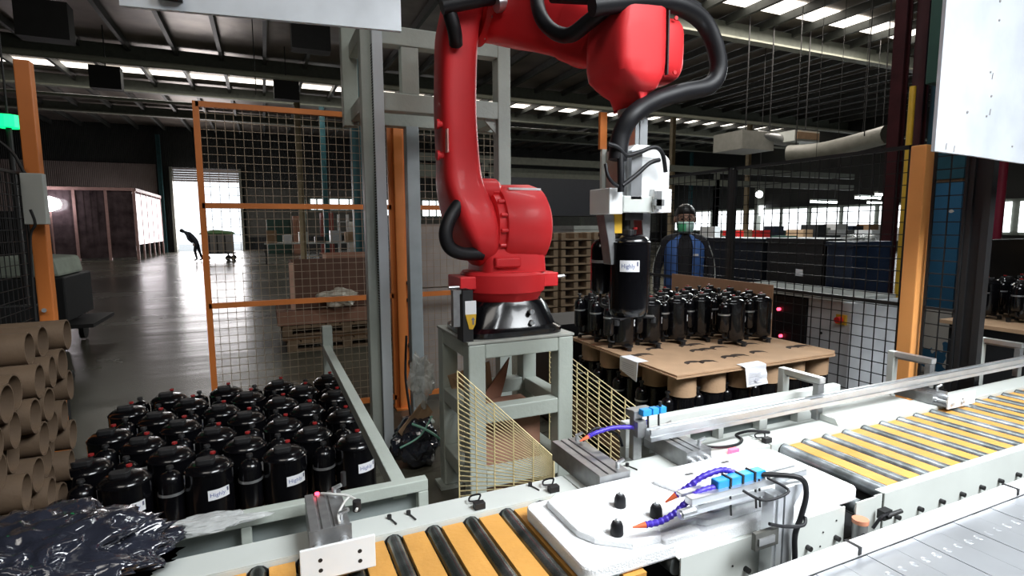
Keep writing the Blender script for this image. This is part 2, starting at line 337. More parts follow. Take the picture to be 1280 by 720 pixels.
def post(name, x, y, s, h, m, label, extra=None):
    t = thing(name, label, 'post', (x, y, 0)); MB().box(x-s/2, x+s/2, y-s/2, y+s/2, .01, h).build('shaft', m, t, bevel=.006)
    MB().box(x-s, x+s, y-s, y+s, 0, .012).build('base_plate', m, t)
    if extra: extra(t)
    return t
def catch(t):
    MB().box(1.14, 1.19, 4.66, 4.70, .25, 1.15).build('latch_bar', org, t)
    for z in (.4, .55, .95, 1.1): MB().box(1.10, 1.17, 4.66, 4.72, z, z+.025).build('hinge', bmt, t)
post('fence_post', 1.06, 4.72, .08, 2.5, org, 'orange fence post between tower post and robot', catch)
def jb(t):
    MB().box(-1.20, -1.10, 3.88, 3.94, 1.62, 1.90).build('junction_box', offw, t, bevel=.004)
    MB().tube([at(40, 225, y=3.9), at(30, 215, y=3.9), at(15, 190, y=3.9), at(-10, 170, y=3.9)], .008).tube([at(38, 262, y=3.88), at(44, 280, y=3.88), at(38, 295, y=3.88), at(40, 340, y=3.88), at(45, 400, y=3.88), at(55, 470, y=3.88), at(64, 540, y=3.88)], .007).build('cable', bmt, t)
    MB().cyl(at(55, 388, y=3.955), at(55, 388, y=3.93), .012).build('bolt', alum, t)
post('fence_post', -1.168, 4.0, .072, 2.52, org, 'orange fence post with grey junction box at left', jb)
post('fence_post', 3.60, 2.05, .088, 2.06, orgL, 'bright orange fence post right of the pallet')
for y in (3.51, 4.76): post('fence_post', 3.6, y, .032, 2.06, bmt, 'black fence post %s' % ('between the two black mesh panels' if y < 4 else 'in the far corner behind the gripper'))
# green signal lamp
g = thing('signal_lamp', 'glowing green signal lamp at the left edge', 'lamp', (at(10, 152, y=6).x, 6, 0))
p = at(10, 152, y=6)
MB().cyl((p.x, 6, p.z-.05), (p.x, 6, p.z+.05), .085, n=16).build('lens', mat('green_glow', (.1, .9, .4), .4, emit=(.0, 1, .22), estr=1.8), g)
MB().cyl((p.x, 6, 0), (p.x, 6, p.z-.05), .02).cyl((p.x, 6, p.z+.05), (p.x, 6, p.z+1.2), .008).build('pole', bmt, g)

# ------------------------------------------------------------------ tower frame
T = thing('tower_frame', 'tall grey-green welded steel tower frame behind the robot', 'frame', (1.1, 4.0, 0))
def tb(name, *a, m=grey, bevel=.006, **k): return MB().box(*a).build(name, m, T, bevel=bevel, **k)
tb('post', .63, .735, 3.80, 3.90, 0, 3.3)
tb('cable_duct', .695, .762, 3.735, 3.795, .02, 3.3, m=mat('duct_plastic', (.60, .66, .70), .45, var=.04), bevel=.003, label='pale slotted cable duct')
sl = MB()
for i in range(150): sl.box(.693, .6945, 3.742, 3.786, .08+i*.018, .089+i*.018)
sl.build('duct_slots', bmt, T, kind='stuff')
tb('post', 1.60, 1.70, 3.80, 3.90, 0, 3.3)
tb('post', 1.04, 1.14, 4.30, 4.40, 0, 2.37, m=mat('blue_grey_paint', (.36, .41, .43), .4))
tb('post', .58, .69, 4.30, 4.40, 2.34, 3.3)
tb('post', 1.80, 1.90, 4.30, 4.40, 2.34, 3.3)
tb('beam', .735, 1.60, 3.80, 3.90, 2.80, 2.92); tb('beam', .735, 1.60, 3.80, 3.90, 2.37, 2.49)
tb('beam', .69, 1.80, 4.30, 4.40, 2.36, 2.46); tb('beam', .63, .735, 3.90, 4.30, 2.37, 2.47); tb('beam', 1.62, 1.72, 3.90, 4.30, 2.37, 2.47)
tb('strut', .90, 1.02, 3.81, 3.89, 2.49, 2.80)
tb('beam', .63, .735, 3.90, 4.30, 2.82, 2.92)
MB().prism([(1.5, 2.37), (1.6, 2.37), (1.6, 2.27)], 'y', 3.84, 3.86).build('gusset', grey, T)
for x0, x1, y0, y1 in ((.57, .80, 3.74, 3.96), (1.54, 1.76, 3.74, 3.96), (.98, 1.2, 4.24, 4.46)): MB().box(x0, x1, y0, y1, 0, .012).build('foot_plate', grey, T)

# hanging white boards
hb = thing('white_board', 'long white board hanging across the top left', 'board', (.08, 2.3, 2.4))
MB().prism([(-.40, 2.335), (.545, 2.378), (.545, 3.0), (-.40, 3.0)], 'y', 2.29, 2.31).build('panel', board, hb)
MB().box(-.40, .545, 2.311, 2.33, 2.96, 3.0).build('back_rail', alu, hb)
for x in (-.3, .45): MB().cyl((x, 2.33, 2.98), (x, 2.33, 7.9), .01, n=8).build('hanger', alum, hb)
MB().box(at(196, 3, y=2.27).x, at(228, 3, y=2.27).x, 2.25, 2.289, 2.37, 2.6).build('clip', bmt, hb)
board2 = mat('streaked_white_board', (.50, .53, .57), .4, col2=(.40, .43, .47), thr=(.42, .75), scale=4, bump=.15, bscale=8)
rb = thing('white_board', 'big scuffed white board at the top right corner', 'board', (3.2, 1.5, 2.2))
MB().prism([(2.70, 1.915), (2.99, 1.908), (3.3, 1.895), (4.2, 1.87), (4.2, 3.1), (2.70, 3.1)], 'y', 1.49, 1.505).build('panel', board2, rb)
sc = MB()
for px, py in ((1250, 25), (1234, 145), (1210, 140), (1239, 90), (1251, 1), (1240, 120), (1266, 183)):
    q = at(px, py, y=1.487); sc.cyl((q.x, 1.49, q.z), (q.x, 1.487, q.z), .004+.003*random.random(), n=8)
for px, py in ((1238, 140), (1241, 95), (1183, 183), (1193, 186)):
    q = at(px, py, y=1.487); sc.bar((q.x, 1.489, q.z-.014), (q.x+.004, 1.489, q.z+.014), .003, .003)
sc.build('scuff_marks', mat('scuff', (.25, .24, .24), .7), rb)
for x in (2.8, 4.1): MB().cyl((x, 1.52, 1.95), (x, 1.52, 7.9), .012, n=8).build('hanger', alum, rb)

# ------------------------------------------------------------------ pedestal
P = thing('robot_pedestal', 'grey-green welded steel pedestal carrying the red robot', 'pedestal', (1.25, 2.92, 0))
X0, X1, Y0, Y1 = .935, 1.56, 2.64, 3.20; lw = .095
def frame_face(ax, a, b, lo, hi):
    """one face with rounded openings between cross members"""
    for z0, z1 in ((.905, .985), (.55, .635), (.19, .28)):
        if ax == 'y': MB().box(lo, hi, a, b, z0, z1).build('cross_member', grey, P, bevel=.006)
        else: MB().box(a, b, lo, hi, z0, z1).build('cross_member', grey, P, bevel=.006)
for x in (X0, X1-lw):
    for y in (Y0, Y1-lw): MB().box(x, x+lw, y, y+lw, .02, .985).build('leg', grey, P, bevel=.008)
frame_face('y', Y0+.002, Y0+lw-.01, X0+lw, X1-lw); frame_face('y', Y1-lw+.01, Y1-.002, X0+lw, X1-lw)
frame_face('x', X0+.002, X0+lw-.01, Y0+lw, Y1-lw); frame_face('x', X1-lw+.01, X1-.002, Y0+lw, Y1-lw)
MB().box(X0-.004, X1+.004, Y0-.004, Y1+.004, .985, 1.0).build('top_plate', mat('dusty_grey', (.33, .34, .31), .55, var=.2), P, bevel=.003)
for x in (X0, X1-lw):
    for y in (Y0, Y1-lw): MB().box(x-.03, x+lw+.03, y-.02, y+lw+.02, 0, .02).build('foot_plate', grey, P)

# ------------------------------------------------------------------ robot
BX, BY = 1.25, 2.92
R = thing('industrial_robot', 'red six-axis industrial robot on the grey pedestal', 'robot', (BX, BY, 1.0))
def rb_(mb, name, m=red, bevel=0, smooth=35, parent=R, **k): return mb.build(name, m, parent, smooth=smooth, bevel=bevel, **k)
def rrect(cx, cy, hx, hy, z, e=4, n=32):
    out = []
    for i in range(n):
        t = 2*pi*i/n; c, s_ = cos(t), sin(t)
        out.append((cx+hx*abs(c)**(2/e)*(1 if c > 0 else -1), cy+hy*abs(s_)**(2/e)*(1 if s_ > 0 else -1), z))
    return out
base = rb_(MB().rings([rrect(BX, BY, .295, .255, 1.0, 5), rrect(BX, BY, .295, .255, 1.03, 5), rrect(BX, BY, .27, .235, 1.05, 4), rrect(BX, BY, .235, .21, 1.16, 3), rrect(BX, BY, .22, .2, 1.185, 2.5)]), 'base', blk)
for z in (1.07, 1.13):
    MB().cyl((BX+.07, BY-.245, z), (BX+.07, BY-.225, z), .014).build('bolt', alu, base)
turn = rb_(MB().lathe([(.20, 1.18), (.215, 1.20), (.225, 1.22), (.24, 1.235), (.245, 1.33), (.235, 1.345), (.15, 1.35)], (BX, BY, 0), 40), 'turntable')
MB().box(BX+.17, BX+.30, BY-.12, BY+.1, 1.25, 1.33).box(BX-.30, BX-.17, BY-.12, BY+.1, 1.255, 1.325).each('stop_block', red, turn, bevel=.006)
MB().cyl((BX+.29, BY-.06, 1.295), (BX+.37, BY-.06, 1.30), .011).cyl((BX+.365, BY-.06, 1.30), (BX+.385, BY-.06, 1.30), .004, .001).build('stop_pin', alu, turn, smooth=40, label='steel stop pin')
MB().cyl((BX-.36, BY-.1, 1.27), (BX-.28, BY-.1, 1.27), .01).build('stop_pin', alu, turn, smooth=40)
# shoulder casting and drum
rb_(MB().rings([rrect(BX+.02, BY, .19, .19, 1.34, 6), rrect(BX+.02, BY, .185, .185, 1.42, 6), rrect(BX+.03, BY, .16, .17, 1.55, 6)]), 'shoulder', bevel=.006)
rb_(MB().box(BX-.13, BX+.02, BY-.215, BY-.15, 1.375, 1.43), 'shoulder_lug', bevel=.01)
ZC = 1.595
dr_ = MB()
def xring(x, r, n=40): return [(x, BY+r*cos(2*pi*i/n), ZC+r*sin(2*pi*i/n)) for i in range(n)]
drum = rb_(dr_.rings([xring(x, r) for x, r in ((1.145, .19), (1.15, .205), (1.19, .205), (1.193, .225), (1.22, .235), (1.40, .24), (1.45, .225), (1.475, .19), (1.48, .10))]), 'shoulder_drum')
for i in range(16):
    a = 2*pi*i/16+.1; MB().cyl((1.155, BY+.213*cos(a), ZC+.213*sin(a)), (1.19, BY+.213*cos(a), ZC+.213*sin(a)), .011, n=8).build('bolt', red, drum)
MB().box(1.235, 1.43, BY-.13, BY-.02, ZC+.2, ZC+.2005+.012).build('rating_label', paper, drum, label='white label with small marks on top')
q = MB(); 
for i in range(3): q.cyl((1.28+.05*i, BY-.10, ZC+.2126), (1.28+.05*i, BY-.10, ZC+.2135), .012, n=10)
q.build('label_print', ink, drum)
# lower arm (link one): casting that curves outward
sec = [(1.365, 1.13, .035, 0, .05), (1.39, 1.12, .05, 0, .11), (1.44, 1.10, .068, 0, .17), (1.52, 1.075, .09, 0, .21), (1.60, 1.055, .108, 0, .215), (1.70, 1.03, .115, -.0, .195), (1.82, .995, .108, -.0, .15), (1.95, .985, .10, .0, .13), (2.2, .975, .098, 0, .12), (2.42, .98, .097, 0, .12), (2.6, .99, .095, 0, .135), (2.72, 1.015, .09, 0, .16), (2.84, 1.035, .08, 0, .18), (2.96, 1.045, .075, 0, .17), (3.06, 1.05, .06, 0, .10)]
secs = []
for i in range(len(sec)-1):
    for k in range(4):
        t = k/4; a, b, c, d = sec[max(i-1, 0)], sec[i], sec[i+1], sec[min(i+2, len(sec)-1)]
        secs.append(tuple(.5*(2*b[j]+(c[j]-a[j])*t+(2*a[j]-5*b[j]+4*c[j]-d[j])*t*t+(3*b[j]-a[j]-3*c[j]+d[j])*t**3) for j in range(5)))
secs.append(sec[-1])
arm = rb_(MB().rings([rrect(x, BY+y, tx, ty, z, 4.5, 36) for z, x, tx, y, ty in secs]), 'lower_arm', smooth=50)
for z in (1.97, 2.13):
    MB().cyl((.865, BY-.06, z), (.905, BY-.06, z), .017).cyl((.85, BY-.06, z), (.866, BY-.06, z), .026).build('cable_boss', red, arm, smooth=40)
MB().box(.889, .897, BY-.128, BY-.075, 1.98, 2.10).build('nameplate', mat('faded_plate', (.75, .35, .32), .5), arm)
rb_(MB().rings([[(x, BY+r*cos(2*pi*i/24)-.02, 1.79+r*.8*sin(2*pi*i/24)) for i in range(24)] for x, r in ((1.08, .09), (1.19, .09), (1.21, .07))]), 'counter_boss')
# elbow
ZE = 2.79
elbow = rb_(MB().rings([[(x, BY+r*cos(2*pi*i/36), ZE+r*sin(2*pi*i/36)) for i in range(36)] for x, r in ((1.10, .20), (1.14, .215), (1.16, .19), (1.36, .19), (1.40, .15))]), 'elbow')
for i in range(10):
    a = 2*pi*i/10; MB().cyl((1.125, BY+.2*cos(a), ZE+.2*sin(a)), (1.155, BY+.2*cos(a), ZE+.2*sin(a)), .012, n=8).build('bolt', alum, elbow)
# upper arm: elbow to wrist, pointing at the conveyor
A, B = Vector((1.27, 2.98, 2.81)), Vector((1.43, 2.03, 2.36)); D = (B-A).normalized(); sx = D.cross(Vector((0, 0, 1))).normalized(); sz = sx.cross(D).normalized()
def dring(c, hx, hz, e=4, n=32):
    out = []
    for i in range(n):
        t = 2*pi*i/n; u, w_ = cos(t), sin(t); out.append(c+sx*(hx*abs(u)**(2/e)*(1 if u > 0 else -1))+sz*(hz*abs(w_)**(2/e)*(1 if w_ > 0 else -1)))
    return out
Lm = (B-A).length
rb_(MB().rings([dring(A+D*(Lm*t), hx, hz, 4.5) for t, hx, hz in ((-.18, .10, .12), (-.12, .16, .17), (.15, .18, .18), (.4, .17, .15), (.62, .15, .135), (.72, .135, .13), (.73, .145, .14), (.8, .145, .14), (1.0, .12, .12))]), 'upper_arm', smooth=40)
rb_(MB().rings([dring(A+D*(Lm*t)-sx*.02, hx, hz, 2.2) for t, hx, hz in ((.70, .152, .147), (.74, .158, .152), (.76, .152, .147))]), 'arm_flange')
# wrist: tapered housing with a bolted side cap, then tool flange
wx, wy = 1.455, 1.95
def wz(py): return EYE.z+(281-py)/298.
def wr_(px): return wx+(px-795)/298.
prof = ((12, 752, 815), (18, 745, 822), (30, 738, 827), (60, 734, 828), (90, 734, 828), (103, 737, 826), (112, 744, 824), (119, 752, 822), (124, 758, 815), (132, 764, 806), (139, 770, 800))
def wl(a): return at(a, 80, y=wy+.10).x
def wr2(b): return at(b, 80, y=wy-.09).x
wrist = rb_(MB().rings([rrect((wl(a)+wr2(b))/2, wy, (wr2(b)-wl(a))/2, .14 if py < 118 else (.125 if py < 122 else .10), wz(py), 6 if py < 110 else 3.5) for py, a, b in prof][::-1]), 'wrist', smooth=32)
cx0 = wr2(826)
cap = rb_(MB().rings([[(cx0+dx_, wy+h*.125*abs(cos(t))**.5*(1 if cos(t) > 0 else -1), wz(68)+(.125 if sin(t) > 0 else .135)*h*abs(sin(t))**.5*(1 if sin(t) > 0 else -1)) for t in [2*pi*i/32 for i in range(32)]] for dx_, h in ((-.01, .94), (.0, .95), (.004, 1.0), (.075, .98), (.095, .9), (.11, .7))]), 'wrist_cap', smooth=45)
MB().box(cx0-.004, cx0+.002, wy-.136, wy-.12, wz(104), wz(32)).build('joint_line', bmt, cap)
for py in (38, 100): MB().cyl((cx0+.04, wy-.13, wz(py)), (cx0+.04, wy-.124, wz(py)), .008).build('bolt', red, cap)
MB().cyl((wx-.03, wy, wz(140)), (wx-.03, wy, wz(148)), .06).build('tool_flange', alum, R, smooth=40)
# hoses (dress pack)
hs = MB(); Yh = 1.86
hs.tube([at(668, -30, y=2.5), at(674, 15, y=2.30), at(690, 38, y=2.2), at(712, 44, y=2.1), at(735, 28, y=2.0), at(760, 8, y=1.9), at(790, -12, y=1.85)], .032, 12)
hs.build('arm_hose', rub, R, smooth=60)
MB().tube([at(740, 8, y=1.86), at(800, 2, y=1.84), at(845, 6, y=1.84), at(877, 25, y=Yh), at(893, 55, y=Yh), at(898, 88, y=Yh), at(885, 108, y=Yh), at(850, 116, y=Yh), at(815, 128, y=Yh), at(790, 145, y=Yh-.02), at(776, 170, y=Yh), at(772, 200, y=Yh)], .037, 14).build('wrist_hose', rub, R, smooth=60)
MB().tube([at(690, -6, y=2.1), at(760, -4, y=1.9), at(830, -6, y=1.84), at(870, 12, y=1.86)], .03, 10).build('wrist_hose', rub, R, smooth=60)
MB().tube([at(545, -25, y=2.75), at(560, 10, y=2.72), at(568, 38, y=2.73), at(570, 55, y=2.78)], .036, 10).tube([at(552, 8, y=2.7), at(600, -2, y=2.68), at(650, -10, y=2.68)], .04, 10).each('elbow_hose', rub, R, smooth=60)
MB().cyl(at(620, 4, y=2.66), at(640, 2, y=2.66), .045, n=16).build('hose_clamp', alu, R, smooth=40)
MB().tube([at(574, 255, y=2.78), at(563, 272, y=2.76), at(557, 292, y=2.75), at(562, 309, y=2.75), at(578, 317, y=2.76), at(602, 317, y=2.78)], .036, 12).build('shoulder_hose', rub, R, smooth=60)
# base connector plates with warning stickers
cp = MB().box(BX-.335, BX-.28, BY-.26, BY-.16, 1.0, 1.27).build('connector_plate', bmt, R)
MB().box(BX-.325, BX-.265, BY-.266, BY-.261, 1.145, 1.215).build('sticker', paper, cp, label='white warning sticker')
MB().prism([(BX-.325, 1.145), (BX-.265, 1.145), (BX-.27, 1.09), (BX-.285, 1.065), (BX-.305, 1.068), (BX-.31, 1.09)], 'y', BY-.266, BY-.261).build('sticker', yel, cp, label='yellow warning sticker')
MB().prism([(BX-.287, 1.09), (BX-.279, 1.09), (BX-.279, 1.115), (BX-.272, 1.115), (BX-.283, 1.13), (BX-.294, 1.115), (BX-.287, 1.115)], 'y', BY-.2672, BY-.266).build('sticker_arrow', ink, cp)
MB().box(BX-.38, BX-.345, BY-.24, BY-.2, 1.08, 1.25).box(BX-.38, BX-.28, BY-.24, BY-.2, 1.25, 1.27).build('side_bracket', alum, R)
# gripper (bolted to the robot flange)
G = MB().box(wr_(768), wr_(830), wy-.07, wy+.05, wz(262), wz(200)).prism([(wr_(768), wz(200)), (wr_(830), wz(200)), (wr_(818), wz(190)), (wr_(805), wz(184)), (wr_(778), wz(184)), (wr_(768), wz(192))], 'y', wy-.07, wy+.05).build('gripper_body', white, R, bevel=.004)
MB().box(wr_(758), wr_(767), wy-.06, wy+.05, wz(266), wz(190)).box(wr_(767.5), wr_(783), wy-.09, wy-.071, wz(250), wz(192)).build('side_plate', alu, G)
MB().box(wr_(783), wr_(802), wy-.04, wy+.03, wz(185), wz(146)).box(wr_(789), wr_(792), wy-.045, wy-.04, wz(185), wz(146)).build('riser', alu, G, bevel=.003)
MB().box(wr_(752), wr_(762), wy+.06, wy+.075, wz(186), wz(141)).build('guard_strip', org, G, label='orange guard strip')
MB().box(wr_(755), wr_(762), wy+.06, wy+.075, wz(262), wz(186)).build('guard_strip', offw, G)
MB().box(wr_(737), wr_(756), wy-.09, wy+.06, wz(268), wz(237)).build('jaw_block', white, G, bevel=.004)
MB().box(wr_(800), wr_(827), wy-.10, wy+.06, wz(266), wz(237)).build('jaw_block', white, G, bevel=.004)
MB().box(wr_(757), wr_(800), wy-.09, wy+.06, wz(266), wz(246)).build('cross_plate', offw, G, bevel=.004)
MB().box(wr_(800), wr_(808), wy-.115, wy-.101, wz(262), wz(240)).box(wr_(797), wr_(812), wy-.115, wy-.101, wz(258), wz(250)).build('sensor_plate', alum, G)
MB().prism([(wr_(741), wz(268)), (wr_(756), wz(268)), (wr_(759), wz(300)), (wr_(757), wz(330)), (wr_(753), wz(330)), (wr_(748), wz(300))], 'y', wy-.03, wy+.03).build('finger', alum, G, bevel=.003)
MB().prism([(wr_(797), wz(266)), (wr_(812), wz(266)), (wr_(811), wz(300)), (wr_(808), wz(336)), (wr_(803), wz(336)), (wr_(801), wz(300))], 'y', wy-.03, wy+.03).build('finger', alum, G, bevel=.003)
MB().box(wr_(757), wr_(768), wy-.03, wy-.01, wz(291), wz(262)).build('yellow_stop', yel, G, label='yellow stop block')
MB().cyl((wr_(780), wy, wz(268)), (wr_(780), wy, wz(290)), .02).box(wr_(768), wr_(795), wy-.05, wy+.05, wz(275), wz(266)).build('pusher', bmt, G)
gh = MB()
gh.tube([at(760, 180, y=1.84), at(772, 184, y=1.83), at(783, 194, y=1.83), at(800, 190, y=1.83), at(818, 184, y=1.83), at(828, 192, y=1.83), at(832, 215, y=1.84)], .009)
gh.tube([at(775, 185, y=1.84), at(776, 215, y=1.83), at(776, 240, y=1.83)], .014)
gh.tube([at(778, 232, y=1.82), at(796, 218, y=1.82), at(812, 204, y=1.82), at(824, 200, y=1.83)], .009)
gh.tube([at(757, 205, y=1.84), at(760, 220, y=1.83), at(768, 230, y=1.83), at(776, 234, y=1.83)], .007)
gh.each('air_line', rub, G, smooth=60)

# ------------------------------------------------------------------ compressors
def lab_mesh(r, z0, z1, a0, a1, t=.0012):
    mb = MB(); n = 8; R_ = []
    for i in range(n+1):
        a = a0+(a1-a0)*i/n; R_.append([((r+d)*cos(a), (r+d)*sin(a), z) for d, z in ((0, z0), (t, z0), (t, z1), (0, z1))])
    return mb.rings(R_)
TXT = text_mesh('Highly', .026)
BAR = None
def make_compressor(r, h, wide, side=1):
    t = thing('compressor', 'x', 'compressor')
    MB().lathe([(r*.55, .028), (r*.9, .034), (r*.985, .05), (r, .07), (r, h*.93), (r*1.03, h*.935), (r*1.03, h*.955), (r*.97, h*.965), (r*.93, h*.99), (r*.72, h*1.03), (r*.35, h*1.05)], n=28).build('body', blk, t, smooth=35)
    f = MB()
    for k in range(3):
        a = 2*pi*k/3+.5; c, s_ = cos(a), sin(a)
        f.bar((0, 0, .026), (c*r*1.28, s_*r*1.28, .026), .05, .006); f.cyl((c*r*1.2, s_*r*1.2, 0), (c*r*1.2, s_*r*1.2, .023), .016, n=8)
    f.build('foot_plate', bmt, t)
    ax, ay, ar = -side*(r*1.56 if wide else r*1.52), -.1*r, r*.52; zc = 1.02 if wide else 1.07
    acc = MB().lathe([(ar*.3, h*.30), (ar*.85, h*.33), (ar, h*.39), (ar, h*.86), (ar*.9, h*.92), (ar*.6, h*.965), (ar*.25, h*.985)], (ax, ay, 0), 18).build('accumulator', blk, t, smooth=40)
    MB().lathe([(ar*1.03, h*.70), (ar*1.05, h*.70), (ar*1.05, h*.735), (ar*1.03, h*.735)], (ax, ay, 0), 18, cap=False).build('band', alu, acc, smooth=40, label='metal strap band')
    MB().box(*sorted((ax+side*ar*.8, -side*r*.9)), ay-.012, ay+.012, h*.70, h*.735).build('bracket', bmt, acc)
    MB().cyl((ax, ay, h*.97), (ax, ay, h*zc), .009, n=8).tube([(ax, ay, h*.33), (ax, ay, h*.2), (ax+side*.03, ay, h*.16), (-side*r*.9, 0, h*.18)], .008, 6, sub=3).each('suction_pipe', bmt, t, smooth=60)
    MB().cyl((ax, ay, h*zc), (ax, ay, h*(zc+.035)), .016, .014, n=10).build('cap', bmt, t, smooth=40)
    MB().cyl((r*.15, r*.25, h*1.03), (r*.15, r*.25, h*1.10), .008, n=8).build('discharge_pipe', bmt, t)
    MB().cyl((r*.15, r*.25, h*1.10), (r*.15, r*.25, h*1.125), .012, n=8).build('cap', mat('dark_red_cap', (.30, .012, .012), .5), t, label='red plastic cap')
    MB().rings([rrect(-.1*r, -.2*r, .4*r, .26*r, z, 4, 16) for z in (h*1.03, h*1.10)]).build('terminal_cover', bmt, t, bevel=.003)
    if wide:
        lb = lab_mesh(r+.0005, h*.62, h*.75, -1.55, -.60).build('label', paper, t, smooth=60)
        vs = [((r+.0022)*cos(-1.15+v.x/r), (r+.0022)*sin(-1.15+v.x/r), h*.683+v.y) for v in TXT[0]]
        MB().add(vs, TXT[1]).build('label_print', mat('label_ink', (.08, .12, .35), .6), lb)
        lab_mesh(r+.0024, h*.685, h*.735, -.74, -.66, .0004).build('label_print', ink, lb)
    else:
        lb = lab_mesh(r+.0005, h*.52, h*.66, -.95, -.68).build('label', paper, t, smooth=60)
        lab_mesh(r+.0024, h*.56, h*.62, -.88, -.75, .0004).build('label_print', ink, lb)
    return t
big = make_compressor(.099, .36, True); bigm = make_compressor(.099, .36, True, -1)
def put(proto, flag, loc, rz, lab, group):
    global_used = flag[0]; o = proto if not global_used else copy_tree(proto); flag[0] = True
    place(o, loc, rz, lab, group); return o
fb = [False]; fm = [False]
PX0, PY0 = -.64, 2.80
for r in range(7):
    for c in range(4):
        put(bigm if r % 2 else big, fm if r % 2 else fb, ((-.795 if r % 2 else -.612)+.327*c+random.uniform(-.004, .004), PY0+.208*r, .155), random.uniform(-.05, .05),
            'black compressor on the left floor pallet, %s row from front, %s from left' % (ORD[r], ORD[c]), 'black compressors on the left pallet')
def pallet(x0, x1, y0, y1, z, label, name='wooden_pallet', m=wood):
    t = thing(name, label, 'pallet', ((x0+x1)/2, (y0+y1)/2, z)); n = 9; w = (x1-x0)/n
    for i in range(n): MB().box(x0+i*w+.008, x0+(i+1)*w-.008, y0, y1, z+.115, z+.135).build('deck_board', m, t)
    for i in range(3):
        yy = y0+(y1-y0-.1)*i/2
        MB().box(x0, x1, yy, yy+.1, z+.095, z+.115).build('stringer_board', m, t)
        for j in range(3):
            xx = x0+(x1-x0-.12)*j/2; MB().box(xx, xx+.12, yy, yy+.1, z+.02, z+.095).build('block', m, t)
        MB().box(x0, x1, yy, yy+.1, z, z+.02).build('bottom_board', m, t)
    return t
pallet(-.93, .52, 2.62, 4.2, 0, 'wooden pallet under the left group of black compressors')
tag(MB().box(-.95, .5, 2.62, 4.2, .136, .153).build('cardboard_sheet', kraftd), 'brown cardboard sheet under the left compressors', 'cardboard')
# held compressor
hc = copy_tree(big); hc.scale = (.86, .86, 1); place(hc, (wr_(782), wy-.02, 1.185), -1.1, 'black compressor held in the robot gripper', 'gripped compressor'); del hc['group']

# right pallet of two layers
small = make_compressor(.072, .30, False); fs = [False]
SX0, SX1, SY0, SY1, SZ = 2.02, 3.30, 2.31, 3.46, .765
pallet(SX0, SX1, SY0+.02, SY1, 0, 'lower wooden pallet under the right compressors'); pallet(SX0, SX1, SY0+.02, SY1, .197, 'upper wooden pallet under the right compressors')
tag(MB().box(SX0, SX1, SY0+.02, SY1, .136, .196).build('carton_layer', kraftd), 'flat brown carton layer between the two right pallets', 'carton')
xs = [2.115+.221*i for i in range(6)]; ys = [2.41+.235*i for i in range(5)]
tb0 = None
for j, y in enumerate(ys):
    for i, x in enumerate(xs):
        if j > 1 and i > 0: continue
        lab = 'black compressor under the cardboard sheet, %s row from front, %s from left' % (ORD[j], ORD[i])
        put(small, fs, (x+.03, y, .335), random.uniform(-.05, .05), lab, 'compressors under the cardboard sheet')
        if tb0 is None: tb0 = MB().pipe((0, 0, 0), (0, 0, .13), .080, .075).build('cardboard_tube', kraft, smooth=40); o = tb0
        else: o = tb0.copy(); COL.objects.link(o)
        o.location = (x+.03, y, .634); tag(o, 'cardboard tube around a compressor top under the sheet, %s row, %s from left' % (ORD[j], ORD[i]), 'tube', 'tubes holding up the cardboard sheet')
k = 0
shl = thing('cardboard_sheet', 'thick brown die-cut cardboard sheet on the right compressor stack', 'cardboard', (2.66, 2.88, SZ))
for a, b, dz in ((0, 0, 0), (.012, .01, .011)):
    MB().prism([(SX0-.02+a, SY0-.02+b), (SX1+.02-.05, SY0-.025+b), (SX1+.04, SY0+.03), (SX1+.02, SY1), (SX0, SY1)], 'z', SZ+dz, SZ+dz+.008).build('sheet', kraft, shl)
ho = MB()
for px, py in ((800, 445), (880, 438), (825, 436), (866, 432), (905, 434), (893, 452), (875, 453), (920, 446), (945, 430), (955, 440), (1000, 434)):
    q = at(px, py, z=SZ+.02)
    for s_ in (-1, 1):
        if s_ > 0 and px % 2: continue
        pts = [(q.x+s_*.038+.066*cos(a), q.y+.06*sin(a)) for a in [0.5+i*.42 for i in range(6)]]; pts += [(x_-.003, y_-.036-.010*(k_ % 2)) for k_, (x_, y_) in enumerate(pts[::-1])]
        ho.prism(pts, 'z', SZ+.0192, SZ+.0202+.0004*s_)
ho.each('cut_out', mat('cut_shadow', (.03, .018, .012), .9), shl)
for j, y in enumerate((2.98, 3.18, 3.37)):
    for i, x in enumerate(xs):
        put(small, fs, (x+.03+.02*(j % 2), y, SZ+.02), random.uniform(-.15, .15), 'black compressor standing on the cardboard sheet, %s row from front, %s from left' % (ORD[j], ORD[i]), 'compressors on top of the sheet')
put(small, fs, (2.90, 2.77, SZ+.02), .1, 'black compressor ahead of the front row on the sheet, left one', 'compressors on top of the sheet')
put(small, fs, (3.17, 2.79, SZ+.02), -.1, 'black compressor ahead of the front row on the sheet, right one', 'compressors on top of the sheet')
